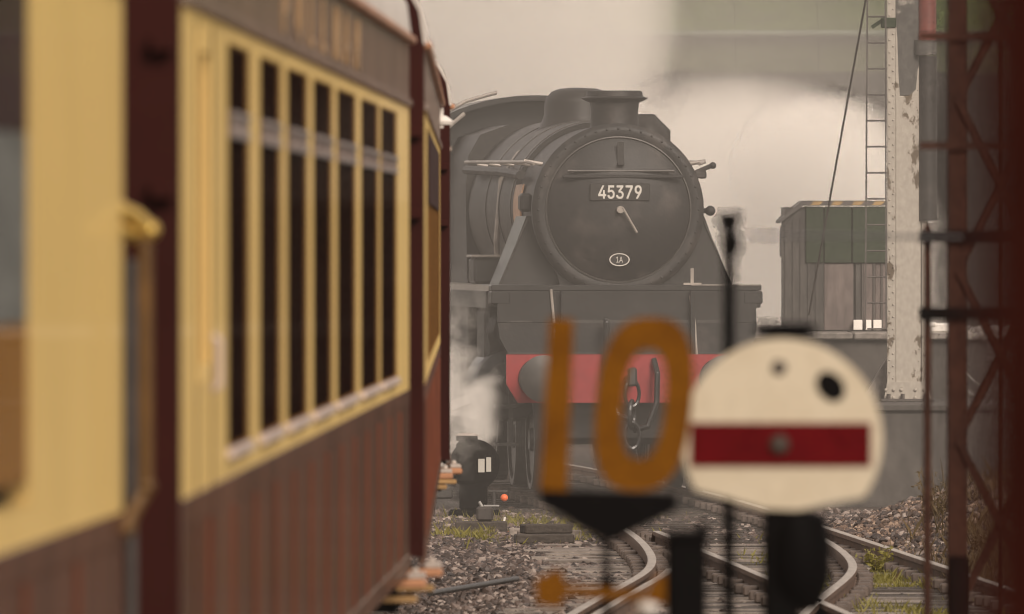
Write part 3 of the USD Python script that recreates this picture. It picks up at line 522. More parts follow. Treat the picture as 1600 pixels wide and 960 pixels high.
# frames, cylinders, steps, wheels
obj('frame', [b2(s * 0.62 - 0.02, s * 0.62 + 0.02, 0.14, SY + 9, 0.55, 1.9) for s in (-1, 1)] + [b2(-0.6, 0.6, 0.5, 0.6, 0.5, 1.0), b2(-0.6, 0.6, 2.6, 2.7, 0.4, 1.6)], 'loco', E)
for s in (-1, 1):
    cy = obj('cylinder', [lathe([(0, 0), (0.24, 0), (0.33, 0.03), (0.36, 0.08), (0.36, 0.95), (0.33, 1.0), (0, 1.02)], (s * 1.02, 1.25, 1.0), 'y', 32), lathe([(0, 0), (0.17, 0), (0.23, 0.05), (0.23, 0.95), (0, 1.0)], (s * 1.02, 1.25, 1.52), 'y', 28),
                          b2(s * 0.8, s * 1.27, 1.32, 2.2, 1.0, 1.75, 0.05)], 'loco', E, smooth=35)
    obj('cylinder_cover', lathe([(0, 0), (0.1, 0), (0.12, 0.03), (0.22, 0.04), (0.24, 0.07)], (s * 1.02, 1.18, 1.0), 'y', 28), 'steel', cy)
    obj('front_step', [b2(s * 1.02, s * 1.22, 0.7, 0.95, 0.42, 0.45), b2(s * 1.02, s * 1.22, 0.7, 0.95, 0.78, 0.81), b2(s * 1.05 - 0.02, s * 1.05 + 0.02, 0.92, 0.95, 0.42, 1.8)], 'loco', E)
    obj('guard_iron', [b2(s * 0.75 - 0.02, s * 0.75 + 0.02, 0.25, 0.32, 0.08, 0.9)], 'loco', E)
    for q in (1.35, 3.3):
        obj('bogie_wheel', [lathe([(0, -0.06), (0.10, -0.08), (0.12, -0.04), (0.42, -0.04), (0.42, -0.07), (0.48, -0.07), (0.51, 0.04), (0.51, 0.07), (0, 0.07)][::1], (s * 0.76, q, 0.47), 'x', 32)], 'steel', E)
    for q in (5.6, 7.75, 10.1):
        wh = trimesh.util.concatenate([lathe([(0.80, -0.07), (0.91, -0.07), (0.91, 0.07), (0.80, 0.07), (0.80, -0.07)], (s * 0.76, q, 0.90), 'x', 40), cyl((s * 0.66, q, 0.9), (s * 0.90, q, 0.9), 0.17, 18)] +
            [bar((s * 0.76, q, 0.9), (s * 0.76, q + 0.82 * math.cos(u), 0.9 + 0.82 * math.sin(u)), 0.05, 0.05) for u in np.linspace(0, 2 * math.pi, 18, endpoint=False)])
        obj('driving_wheel', wh, 'loco', E)
    obj('coupling_rod', [bar((s * 0.95, 5.6, 0.66), (s * 0.95, 10.1, 0.66), 0.05, 0.12), bar((s * 1.03, 2.6, 0.95), (s * 1.03, 7.75, 0.70), 0.05, 0.10), b2(s * 1.0 - 0.05, s * 1.0 + 0.05, 2.2, 4.2, 1.12, 1.2)], 'loco_light', E)

# ---------------------------------------------------------------- small things along the left of the track
p = W(738, 772, 105.5); gz = float(surf_z(np.array(p[0]), np.array(p[1])))
g = thing('ground_signal', 'small dark ground signal with domed cap and white back plates, left of the engine', 'signal', (p[0], p[1], gz))
obj('base', [b2(-0.22, 0.26, -0.15, 0.15, -0.03, 0.10, 0.02), b2(-0.12, 0.14, -0.1, 0.1, 0.1, 0.34, 0.02)], 'black', g)
obj('lamp_body', [b2(-0.15, 0.05, -0.10, 0.10, 0.34, 0.74, 0.03), cyl((-0.05, 0, 0.74), (-0.05, 0, 0.79), 0.10, 16)], 'black', g)
obj('cap', lathe([(0, 0.028), (0.05, 0.024), (0.10, 0.012), (0.125, 0.0), (0.0, -0.005)], (-0.05, 0, 0.79), n=20), 'tread', g, smooth=40)
obj('disc', front(affinity.translate(Point(0, 0).buffer(0.235, 24), 0.02, 0.52), 0.012, 0.06), 'black', g)
obj('back_plate', [b2(0.055, 0.115, -0.115, -0.105, 0.45, 0.575)], 'lamp_back_plate', g); obj('back_plate', [b2(0.13, 0.175, -0.115, -0.105, 0.455, 0.59)], 'lamp_back_plate', g)
obj('crank_arm', [b2(0.15, 0.33, -0.12, -0.08, 0.26, 0.285, 0.005), cyl((0.2, -0.1, 0.0), (0.2, -0.1, 0.28), 0.02)], 'steel', g); obj('rod_box', b2(-0.36, -0.18, -0.12, -0.04, 0.2, 0.3, 0.02), 'steel', g)
p = W(752, 815, 100.5); gz = float(surf_z(np.array(p[0]), np.array(p[1])))
g = thing('point_lever', 'low dark point lever box on a timber beside a tuft of grass', 'lever', (p[0], p[1], gz))
obj('timber', bx((0, 0, 0.06), (0.46, 0.26, 0.13), 0.01), 'sleeper_dark', g); obj('lever_box', bx((0.03, 0, 0.19), (0.15, 0.16, 0.13), 0.02), 'iron', g)
obj('lever_arm', [cyl((0.03, 0, 0.22), (-0.02, 0, 0.30), 0.014), b2(0.02, 0.16, -0.03, 0.03, 0.255, 0.27, 0.004)], 'galv', g)
p = W(788, 778, 106); obj('orange_ball', ball((0, 0, 0), 0.035, 2), 'orange', loc=p, label='small orange marker ball near the foot of the engine', cat='marker', smooth=True)
p = W(787, 814, 100.6); gz = float(surf_z(np.array(p[0]), np.array(p[1])))
g = thing('orange_clamp', 'small orange clamp lying at the end of the point lever timber', 'clamp', (p[0], p[1], gz))
obj('jaw', [bx((0, 0, 0.06), (0.05, 0.06, 0.10), 0.012), bx((0.035, 0, 0.02), (0.06, 0.05, 0.03), 0.008)], 'orange', g); obj('handle', cyl((0, 0, 0.1), (0.01, 0, 0.16), 0.01), 'white', g)
a = W(672, 909, 80.5); b = W(808, 895, 84.0); a[2] = b[2] = -0.09
obj('grey_pole', [cyl(a, b, 0.021, 12)], 'steel', label='grey metal pole lying on the ballast beside the lettered coach', cat='pole')
g = thing('timber_pile', 'loose weathered timbers stacked on ballast left of the curved rail', 'timber pile', tuple(W(850, 828, 96.5)[:2]) + (-0.15,))
for k, (x, y, z, l, r) in enumerate([(0.0, 0, 0.03, 0.5, 0.1), (0.05, 1.3, 0.03, 0.55, -0.05), (0.02, 0.6, 0.10, 0.42, 0.25), (-0.15, 2.0, 0.03, 0.3, 0.0)]):
    m = bx((0, 0, 0), (l, 0.2, 0.08), 0.01); m.apply_transform(trimesh.transformations.rotation_matrix(r, (0, 0, 1))); m.apply_translation((x, y, z)); obj('timber', m, 'sleeper' if k % 2 else 'sleeper_dark', g)

# ---------------------------------------------------------------- speed sign, disc signal and posts near the camera
SD = 27.0; S = F / SD
def at(px, py, ox, oz, s): return ((px - ox) / s, (oz - py) / s)
o = W(948, 955, SD)
g = thing('speed_sign', 'cut out yellow speed sign 10 on a black plate above a yellow arrow', 'sign', o)
q = lambda pts: Polygon([at(x, y, 948, 955, S) for x, y in pts])
th = math.radians(2.0)
one = q([(858, 497), (897, 499), (887, 768), (843, 766)])
zo = affinity.scale(Point(0, 0).buffer(1, 32), 1, 1)
def stadium(cx, cy, w, h, k):
    u = np.linspace(0, 2 * math.pi, 72, endpoint=False); e = 2.0 / k
    return Polygon([(cx + w / 2 * np.sign(math.cos(t)) * abs(math.cos(t)) ** e, cy + h / 2 * np.sign(math.sin(t)) * abs(math.sin(t)) ** e) for t in u])
z_o = stadium(0, 0, 150 / S, 272 / S, 2.7); z_i = stadium(0, 0, 66 / S, 172 / S, 2.6)
zero = affinity.translate(affinity.skew(z_o.difference(z_i), xs=-0.0), *at(1006, 632, 948, 955, S))
zero = affinity.skew(zero, xs=5.2, origin=at(1006, 632, 948, 955, S))
obj('numeral', front(one, 0.006, 0.0), 'sign_yellow', g); obj('numeral', front(zero, 0.006, 0.0), 'sign_yellow', g)
obj('plate', front(q([(843, 766), (1056, 771), (1058, 797), (968, 842), (945, 846), (845, 788)]), 0.012, 0.002), 'black', g)
obj('post', [b2(-7 / S, 7 / S, 0.008, 0.024, -2.0, at(0, 825, 0, 955, S)[1])], 'black', g)
obj('arrow', front(q([(836, 905), (876, 888), (884, 912), (1010, 924), (1030, 896), (1046, 900), (1040, 945), (1012, 940), (884, 930), (876, 950), (838, 944)]), 0.006, -0.01), 'sign_yellow', g)
obj('bracket', [b2(-0.02, 0.02, -0.004, 0.02, at(0, 935, 0, 955, S)[1], at(0, 905, 0, 955, S)[1])], 'black', g)
# shunting disc
o = W(1222, 955, SD + 0.4); S2 = F / (SD + 0.4)
g = thing('disc_signal', 'round cream shunting disc with a red bar on a black lamp housing', 'signal', o)
q = lambda pts: Polygon([at(x, y, 1222, 955, S2) for x, y in pts])
disc = Point(*at(1222, 686, 1222, 955, S2)).buffer(157 / S2, 64).intersection(q([(1050, 500), (1400, 500), (1400, 730), (1376, 744), (1358, 776), (1300, 786), (1248, 798), (1196, 796), (1130, 777), (1086, 766), (1050, 742)]))
disc = disc.buffer(-0.006).buffer(0.006)
holes = [(1217, 575, 10), ]
d2 = disc
obj('disc', front(d2, 0.006, 0.0), 'disc_white', g)
obj('red_bar', front(q([(1079, 661), (1361, 661), (1361, 729), (1079, 729)]), 0.004, -0.005), 'disc_red', g)
obj('boss', lathe([(0, 0.02), (0.012, 0.02), (0.022, 0.01), (0.025, 0)], (at(1218, 695, 1222, 955, S2)[0], -0.006, at(1218, 695, 1222, 955, S2)[1]), '-y', 20), 'boss', g)
for x, y in ((1167, 690), (1318, 688), (1175, 668), (1310, 672)):
    u = at(x, y, 1222, 955, S2); obj('bolt', lathe([(0, 0.006), (0.010, 0.005), (0.012, 0)], (u[0], -0.005, u[1]), '-y', 10), 'disc_red', g)
u = at(1217, 575, 1222, 955, S2); obj('pivot_bolt', lathe([(0, 0.008), (0.015, 0.006), (0.019, 0)], (u[0], -0.0, u[1]), '-y', 16), 'boss', g)
u = at(1298, 604, 1222, 955, S2); obj('spectacle', front(affinity.rotate(affinity.scale(Point(*u).buffer(1, 20), 0.030, 0.040), 40), 0.006, -0.004), 'black', g)
obj('lamp_lid', [bx((at(1228, 0, 1222, 0, S2)[0], 0.07, at(0, 515, 0, 955, S2)[1]), (0.15, 0.12, 0.028), 0.008)], 'black', g)
obj('lamp_body', [b2(at(1190, 0, 1222, 0, S2)[0], at(1268, 0, 1222, 0, S2)[0], 0.02, 0.13, at(0, 800, 0, 955, S2)[1], at(0, 520, 0, 955, S2)[1], 0.02)], 'black', g)
obj('housing', [lathe([(0, 0), (0.055, 0), (0.082, 0.07), (0.085, 0.16), (0.07, 0.235), (0, 0.25)], (at(1246, 0, 1222, 0, S2)[0], 0.06, at(0, 955, 0, 955, S2)[1] - 0.0), n=24), b2(at(1193, 0, 1222, 0, S2)[0], at(1250, 0, 1222, 0, S2)[0], 0.0, 0.12, -0.9, at(0, 800, 0, 955, S2)[1], 0.01)], 'black', g, smooth=40)
obj('post', [b2(-0.045, 0.045, 0.02, 0.11, -2.0, 0.0, 0.01)], 'black', g)
# thin black post with a knobbed top
o = W(1139, 955, SD + 0.9); o[2] = -0.15; s = F / (SD + 0.9); zt = lambda y: CAMZ - (y - 380) / s + 0.15
g = thing('signal_rod_post', 'thin black post with knobbed finial between the speed sign and disc', 'post', o)
obj('rod', cyl((0, 0, 0), (0, 0, zt(350)), 0.015, 12), 'black', g)
obj('finial', [bx((0, 0, zt(343)), (0.052, 0.04, 0.034), 0.005), cyl((0, 0, zt(366)), (0, 0, zt(346)), 0.017, 12), lathe([(0, 0), (0.018, 0.0), (0.026, 0.02), (0.020, 0.05), (0, 0.055)], (0.004, 0, zt(398)), n=14)], 'black', g)
a = W(1142, 368, SD + 0.9); b = W(1500, 371, 33.0)
obj('signal_wire', cyl(a, b, 0.0045, 8), 'steel', label='thin stay rod running from the knobbed black post to the lattice mast', cat='wire')
# black relay box with a white tag
o = W(1073, 960, SD - 0.5); s = F / (SD - 0.5)
g = thing('relay_box', 'black relay box on a post between the yellow sign and disc', 'box', (o[0], o[1], -0.15)); zt = lambda y: CAMZ - (y - 380) / s + 0.15
obj('case', bx((0, 0.06, (zt(960) - 0.1 + zt(840)) / 2), (64 / s, 0.14, zt(840) - zt(960) + 0.1), 0.01), 'black', g)
obj('lid', bx((0, 0.06, zt(838)), (70 / s, 0.16, 0.022), 0.006), 'black', g); obj('knob', cyl((24 / s, 0.04, zt(836)), (24 / s, 0.04, zt(818)), 0.014, 10), 'black', g)
obj('leg', b2(-0.03, 0.03, 0.03, 0.09, 0, zt(960) - 0.05), 'black', g)
o = W(1012, 955, SD + 1.5)
obj('white_insulator', lathe([(0, 0), (0.02, 0), (0.028, 0.02), (0.018, 0.04), (0.022, 0.055), (0, 0.065)], (0, 0, 0), n=16), 'white', loc=o - [0, 0, 0.01], label='small white porcelain insulator low between the arrow and relay box', cat='insulator', smooth=40)

# ---------------------------------------------------------------- lattice mast and dark post at the right
LD = 42.0; s = F / LD; o = W(1560, 955, LD); o[2] = -0.15
g = thing('lattice_mast', 'dark red lattice signal mast with crossed bracing at the right', 'mast', o)
X = lambda px: (px - 1560) / s
Zt = lambda py: CAMZ - (py - 380) / s + 0.15
for x in (1495, 1625):
    for y in (0.0, 0.155): obj('upright', [b2(X(x) - 0.032, X(x) + 0.032, y - 0.006, y + 0.006, 0, 5.2), b2(X(x) - 0.032, X(x) - 0.020, y, y + 0.05, 0, 5.2)], 'red_brown', g)
for k in range(8):
    y0 = 1260 - 265 * k
    for fy in (-0.012, 0.167):
        for (xa, xb) in ((1495, 1625), (1625, 1495)):
            a = (X(xa), fy + (0.006 if xa < xb else -0.006), Zt(y0 - 42)); b = (X(xb), fy + (0.006 if xa < xb else -0.006), Zt(y0 - 42 - 265))
            if a[2] < 0.0: continue
            obj('lacing_bar', bar(a, b, 0.024, 0.006), 'red_brown', g)
obj('centre_rod', cyl((0, 0.08, 0), (0, 0.08, 5.2), 0.007, 8), 'red_brown', g)
obj('down_rod', cyl((X(1449), 0.02, 0), (X(1449), 0.02, Zt(350)), 0.015, 10), 'red_brown', g)
for y, hh in ((57, 0.028), (228, 0.026), (370, 0.045), (490, 0.045)):
    obj('cross_bar', b2(X(1436), X(1640), -0.03, -0.018, Zt(y) - hh / 2, Zt(y) + hh / 2), 'red_brown' if y < 300 else 'black', g)
obj('base_post', b2(X(1480), X(1511), -0.05, -0.02, 0, Zt(868), 0.01), 'black', g)
o = W(1543, 960, 5.0)
g = thing('timber_door_post', 'very near dark red timber post blurring the right edge', 'post', (o[0], o[1], 0.0))
obj('post', b2(-0.004, 0.14, 0, 0.14, 0, 3.4, 0.006), 'dark_red', g); obj('base', b2(-0.03, 0.15, -0.02, 0.16, 0, 0.25, 0.01), 'dark_red', g)

# ---------------------------------------------------------------- dock, column, ladder, hut
lw = W(1190, 790, 112); rw = 9.6
g = thing('concrete_dock', 'grey concrete coaling dock with stepped wall behind the column', 'dock')
obj('lower_wall', b2(lw[0], rw, 112, 116.6, -0.4, 0.74, 0.03), 'concrete', g)
obj('lower_coping', b2(lw[0] - 0.03, rw, 111.95, 116.5, 0.742, 0.80, 0.01), 'concrete', g)
obj('upper_wall', b2(lw[0] - 0.2, rw, 116.8, 127, -0.4, 1.40, 0.03), 'concrete', g)
for k in range(7):
    a = lw[0] - 0.25 + k * 1.3
    obj('coping_slab', b2(a + 0.008, a + 1.292, 116.7, 127, 1.402 + random.uniform(0, 0.006), 1.475, 0.012), 'concrete_light', g)
pa, pb, pc = W(1345, 612, 114.6), W(1395, 545, 114.6), W(1395, 612, 114.6)
obj('buttress', front(Polygon([(pa[0], 0.80), (pb[0], pb[2]), (pb[0] + 0.05, pb[2]), (pb[0] + 0.05, 0.80)]), 0.35, 114.5), 'concrete_light', g)
c = W(1418, 628, 114.2); CS = F / 114.2
g = thing('riveted_column', 'tall riveted white column with peeling paint and a dark side pipe', 'column', (c[0], c[1], 0.80))
Zc = lambda py: CAMZ - (py - 380) / CS - 0.80; Xc = lambda px: (px - 1418) / CS
top = Zc(-260); mid = Zc(150)
obj('shaft', b2(Xc(1399), Xc(1440), 0.0, 0.26, 0, mid, 0.008), 'column', g)
obj('upper_shaft', b2(Xc(1399), Xc(1440), 0.004, 0.26, mid, top, 0.008), 'column_grey', g)
# ragged paint edge where the white ends
rag = [(Xc(1399.5), mid - 0.02), (Xc(1439.5), mid - 0.02)]
zs = [(1439.5, 92), (1434, 108), (1431, 140), (1425, 146), (1416, 152), (1409, 158), (1406, 150), (1404, 120), (1402, 60), (1399.5, 30)]
obj('paint_edge', front(Polygon(rag + [(Xc(x), Zc(y)) for x, y in zs]).buffer(0), 0.004, 0.001), 'column', g)
for x0, x1, y in ((1386, 1399, -0.02), (1440, 1448, -0.02)):
    fl = obj('flange', b2(Xc(x0), Xc(x1), y, y + 0.05, 0, top, 0.004), 'column', g)
    obj('rivets', [ball((Xc((x0 + x1) / 2) + (0.018 if k % 2 else -0.018) * (x1 - x0 > 10), y - 0.002, 0.05 + 0.062 * k), 0.011, 1) for k in range(int(top / 0.062))], 'column', fl)
obj('base_flare', [front(Polygon([(Xc(1380), 0), (Xc(1456), 0), (Xc(1450), 0.14), (Xc(1448), 0.2), (Xc(1386), 0.2), (Xc(1384), 0.12)]), 0.05, -0.05)] + [ball((Xc(x), -0.055, z), 0.018, 1) for x in (1384, 1396, 1408, 1430, 1444) for z in (0.04, 0.12)], 'column', g)
pp = obj('side_pipe', cyl((Xc(1450), 0.02, Zc(345)), (Xc(1450), 0.02, Zc(88)), 0.093, 24), 'pipe', g, smooth=40)
obj('collar', [cyl((Xc(1446), 0.01, Zc(86)), (Xc(1446), 0.01, Zc(63)), 0.112, 24)], 'column_grey', pp, smooth=40)
obj('upper_pipe', [cyl((Xc(1449), 0.02, Zc(64)), (Xc(1449), 0.02, top), 0.09, 24)], 'pipe_red', pp, smooth=40)
obj('bracket', [b2(Xc(1376), Xc(1400), -0.04, 0.05, Zc(44), Zc(28), 0.01), bar((Xc(1362), -0.02, Zc(43)), (Xc(1384), -0.02, Zc(29)), 0.04, 0.03)], 'hut_green', g)
obj('foot_bolts', [cyl((Xc(x), -0.10, 0), (Xc(x), -0.10, 0.08), 0.02, 8) for x in (1388, 1410, 1446)] + [b2(Xc(1376), Xc(1460), -0.16, 0.36, 0, 0.03, 0.006)], 'iron', g)
g = thing('iron_ladder', 'thin iron ladder fixed up the left side of the white column', 'ladder', (c[0], c[1] - 0.12, 0.80))
for x in (1354.5, 1384):
    obj('stile', [bar((Xc(x - 1.5 + (3 if x < 1380 else 0)), 0, Zc(-260)), (Xc(x - 3 if x < 1380 else x), 0, Zc(514)), 0.016, 0.03)], 'iron', g)
for k in range(19):
    y = 514 - 40.6 * k
    obj('rung', cyl((Xc(1354.5), 0, Zc(y)), (Xc(1385), 0, Zc(y)), 0.0085, 8), 'iron', g)
a, b = W(1385, -180, 114.0), W(1264, 492, 116.65)
obj('guy_wire', cyl(a, b, 0.011, 8), 'iron', label='slanting steel guy wire crossing in front of the green hut', cat='wire')
# hut on the dock
h = W(1223, 515, 118.6); HS = F / 118.6; Xh = lambda px: (px - 1223) / HS; Zh = lambda py: (516 - py) / HS
hz = CAMZ - (516 - 380) / HS
g = thing('green_hut', 'green and grey steel hut with hazard striped eave on the dock', 'hut', (h[0], h[1], hz))
obj('left_panel', front(Polygon([(Xh(1223), 0), (Xh(1287), 0), (Xh(1287), Zh(330)), (Xh(1258), Zh(322)), (Xh(1223), Zh(345))]), 0.04, 0.0), 'hut_grey', g)
for k in range(5):
    xx = Xh(1228 + 12 * k); obj('panel_rib', b2(xx - 0.012, xx + 0.012, -0.015, 0.0, 0.02, Zh(352 - 5 * k)), 'hut_grey', g)
for k, (xa, xb) in enumerate(((1258, 1287), (1287, 1331), (1331, 1400), (1400, 1450))):
    obj('green_sheet', b2(Xh(xa) + 0.006, Xh(xb) - 0.006, -0.03, 0.0, Zh(411), Zh(323), 0.006), 'hut_green', g)
obj('side_flap', b2(Xh(1220), Xh(1223), -0.02, 0.5, Zh(402), Zh(354)), 'hut_grey', g)
obj('roof', front(Polygon([(Xh(1218), Zh(349)), (Xh(1218), Zh(344)), (Xh(1253), Zh(314)), (Xh(1450), Zh(314)), (Xh(1450), Zh(321)), (Xh(1256), Zh(321))]), 1.6, -0.06), 'hut_roof', g)
for k in range(6):
    x = 1266 + 32 * k; obj('hazard_stripe', front(Polygon([(Xh(x), Zh(321)), (Xh(x + 14), Zh(321)), (Xh(x + 20), Zh(315)), (Xh(x + 5), Zh(315))]), 0.004, -0.066), 'hazard_yellow', g)
for k, (xa, xb, m) in enumerate(((1287, 1334, 'hut_panel'), (1336, 1346, 'hut_grey'), (1349, 1364, 'hut_panel'), (1367, 1450, 'hut_panel'))):
    obj('door_leaf', b2(Xh(xa) + 0.005, Xh(xb) - 0.005, 0.0 + 0.01 * (k % 2), 0.04, 0.0, Zh(412), 0.004), m, g)
obj('back_wall', b2(Xh(1226), Xh(1450), 0.05, 1.5, 0, Zh(324)), 'hut_grey', g)
obj('grille_bar', [b2(Xh(x) - 0.01, Xh(x) + 0.01, -0.012, 0.0, 0.02, Zh(412)) for x in (1348, 1366, 1378)], 'iron', g)
for x0, x1 in ((1333, 1347), (1352, 1361), (1364, 1377)):
    obj('white_block', b2(Xh(x0), Xh(x1), -0.10, -0.02, 0.0, Zh(500), 0.006), 'white', g)
p = W(1472, 522, 116.9)
obj('white_trough', [bx((0, 0, 0.05), (0.26, 0.2, 0.10), 0.02), bx((-0.11, -0.03, 0.085), (0.10, 0.18, 0.05), 0.015)], 'white', loc=(p[0], p[1], 1.475), label='white trough on the dock edge just right of the column', cat='trough')
for k, (x0, y0, x1, y1) in enumerate(((1488, 560, 1552, 612), (1500, 590, 1530, 622))):
    a, b = W(x0, y0, 113.2), W(x1, y1, 113.0)
    obj('slack_cable', tube([a, (a + b) / 2 - [0, 0, 0.05], b], 0.008, 6), 'galv', label=('long pale cable' if k == 0 else 'short lower pale cable') + ' sagging down the dock wall behind the lattice mast', cat='cable')

# ---------------------------------------------------------------- engine shed behind
SDY = 152.0; s = F / SDY
Zs = lambda py: CAMZ - (py - 380) / s
x0, x1 = -16.0, 22.0
g = thing('engine_shed', 'long green engine shed with dark open front behind the steam', 'shed')
n = 34; w = (x1 - x0) / n
for k in range(n):
    a = x0 + k * w
    rp = [(0, Zs(50)), (3.0, Zs(50) + 1.35), (3.0, Zs(50) + 1.31), (0, Zs(50) - 0.04)]
    m = ext(Polygon([(SDY + u, z) for u, z in rp]), w - 0.008); v = m.vertices.copy(); m.vertices = np.stack([a + v[:, 2], v[:, 0], v[:, 1]], 1); trimesh.repair.fix_normals(m)
    obj('roof_sheet', m, 'shed_green', g)
    obj('wall_sheet', b2(a, a + w - 0.012, SDY + 0.1, SDY + 0.16, Zs(113), Zs(56), 0.01), 'shed_wall', g)
obj('roof_slope', b2(x0, x1, SDY + 3.0, SDY + 22, Zs(50) + 1.25, Zs(50) + 1.3), 'shed_green', g)
obj('gutter', [cyl((x0, SDY - 0.06, Zs(53)), (x1, SDY - 0.06, Zs(53)), 0.05, 12)], 'shed_trim', g)
obj('lintel', b2(x0, x1, SDY + 0.16, SDY + 0.5, Zs(116), Zs(56)), 'shed_wall', g)
for k in range(8): obj('pillar', b2(x0 + 5.3 * k, x0 + 5.3 * k + 0.3, SDY + 0.2, SDY + 0.5, -0.3, Zs(116), 0.02), 'shed_wall', g)
obj('back_wall', b2(x0, x1, SDY + 14, SDY + 14.3, -0.3, Zs(50) + 1.2), 'shed_dark', g)
obj('end_wall', [b2(x0 - 0.2, x0, SDY, SDY + 22, -0.3, Zs(50) + 1.2), b2(x1, x1 + 0.2, SDY, SDY + 22, -0.3, Zs(50) + 1.2)], 'shed_wall', g)

# ---------------------------------------------------------------- ballast, grass, weeds
def stone_proto(path, m, seed, flat=0.7):
    rng = np.random.default_rng(seed); ico = trimesh.creation.icosphere(0, 1.0)
    pts = ico.vertices * rng.uniform(0.65, 1.15, (len(ico.vertices), 1)) * (1.15, 0.95, flat)
    usdkit.mesh(stage, path, trimesh.PointCloud(pts).convex_hull, m)
def scatter(name, P, sizes, m, kind='stuff', label=None, cat=None):
    pi = UsdGeom.PointInstancer.Define(stage, '/World/' + numbered('/World', name)); protos = []
    for k in range(5):
        pth = f'{pi.GetPath()}/stone_{k + 1:03d}' if k else f'{pi.GetPath()}/stone'
        stone_proto(pth, M[m], 100 + k); protos.append(Sdf.Path(pth))
    pi.CreatePrototypesRel().SetTargets(protos)
    n = len(P); q = RNG.normal(size=(n, 4)) * (1, 0.35, 0.35, 1.0); q /= np.linalg.norm(q, axis=1, keepdims=True)
    pi.CreateProtoIndicesAttr(Vt.IntArray.FromNumpy(RNG.integers(0, 5, n).astype(np.int32)))
    pi.CreatePositionsAttr(Vt.Vec3fArray.FromNumpy(P.astype(np.float32)))
    pi.CreateOrientationsAttr(Vt.QuathArray([Gf.Quath(float(a), float(b), float(c), float(d)) for a, b, c, d in q]))
    pi.CreateScalesAttr(Vt.Vec3fArray.FromNumpy(np.repeat(sizes[:, None], 3, 1).astype(np.float32)))
    data(pi.GetPrim(), label, cat, None, kind)
def clear_of_rails(P):
    ok = np.ones(len(P), bool)
    for line in (lineA, lineB):
        for sd_ in (-0.7525, 0.7525):
            l = offset_line(line, sd_); xi = np.interp(P[:, 1], l[:, 1], l[:, 0]); ok &= abs(P[:, 0] - xi) > 0.075
    return ok
n = 62000
P = np.stack([np.concatenate([RNG.uniform(-1.2, 1.15, int(n * 0.72)), RNG.uniform(1.0, 4.3, n - int(n * 0.72))]), RNG.uniform(70.5, 109, n)], 1)
P = P[clear_of_rails(P)]
sz = RNG.uniform(0.015, 0.040, len(P)) * (1 + 0.4 * (RNG.random(len(P)) < 0.1))
z = surf_z(P[:, 0], P[:, 1]) + sz * 0.35
# on the sleepers only a few stones
keep = np.ones(len(P), bool)
for a, b in SLEEPERS:
    if a[1] < 68 or a[1] > 110: continue
    inside = (abs(P[:, 1] - np.interp(P[:, 0], [a[0], b[0]], [a[1], b[1]])) < 0.13) & (P[:, 0] > a[0]) & (P[:, 0] < b[0])
    keep &= ~(inside & (RNG.random(len(P)) < 0.62))
P3 = np.column_stack([P, z])[keep]
scatter('ballast', P3, sz[keep], 'stone', label='brown and grey track ballast stones spread between the rails', cat='ballast')
n = 16000; hp = []
for hx, hy, rx, ry, hgt in HEAP:
    hp.append(np.stack([RNG.normal(hx, rx * 0.55, n // 2), RNG.normal(hy, ry * 0.55, n // 2)], 1))
P = np.vstack(hp); P = P[clear_of_rails(P)]; sz = RNG.uniform(0.010, 0.032, len(P))
scatter('spoil_heap_stones', np.column_stack([P, surf_z(P[:, 0], P[:, 1]) + sz * 0.3]), sz, 'spoil', label='heap of pale brown stony spoil right of the far track', cat='spoil heap')
def blades(n, regions, hmin, hmax, wid, spread):
    vs, fs, base = [], [], 0
    for (cx, cy, rx, ry, wt) in regions:
        k = int(n * wt); x, y = RNG.normal(cx, rx, k), RNG.normal(cy, ry, k); z = surf_z(x, y) - 0.01
        clump = np.clip(meshkit.fbm(np.stack([x * 5, y * 1.2, 0 * x], -1), 3, 21) * 2.6 - 0.75, 0.12, 1.3)
        h = RNG.uniform(hmin, hmax, k) * RNG.uniform(0.6, 1.0, k) * clump; a = RNG.uniform(0, 2 * math.pi, k); lean = RNG.uniform(0, spread, k) * h; w = wid * RNG.uniform(0.6, 1.3, k)
        dx, dy = np.cos(a), np.sin(a)
        v = np.stack([np.stack([x - dy * w, y + dx * w, z], 1), np.stack([x + dy * w, y - dx * w, z], 1), np.stack([x + dx * lean * 0.4, y + dy * lean * 0.4 + w, z + h * 0.6], 1), np.stack([x + dx * lean, y + dy * lean, z + h], 1)], 1).reshape(-1, 3)
        q = base + 4 * np.arange(k)[:, None]
        vs.append(v); fs.append(np.concatenate([q + [0, 1, 2], q + [0, 2, 3], q + [1, 3, 2]])); base += 4 * k
    return trimesh.Trimesh(np.vstack(vs), np.vstack(fs), process=False)
obj('grass', blades(36000, [(3.02, 79.5, 0.30, 3.0, 0.30), (2.95, 84.5, 0.18, 2.0, 0.22), (2.2, 89.0, 0.16, 3.0, 0.14), (-0.15, 99.0, 0.45, 1.2, 0.12), (3.5, 77.0, 0.4, 2.5, 0.10), (0.1, 104, 0.6, 1.5, 0.08)], 0.03, 0.15, 0.005, 0.8), 'grass', kind='stuff', label='yellow green grass and weeds growing between the two tracks', cat='grass')
obj('dry_weeds', blades(14000, [(4.35, 93, 0.35, 3.5, 0.35), (4.9, 97, 0.5, 3.0, 0.4), (3.9, 88, 0.3, 3, 0.25)], 0.05, 0.30, 0.005, 0.7), 'weed', kind='stuff', label='brown dry weeds along the foot of the spoil heap', cat='weeds')
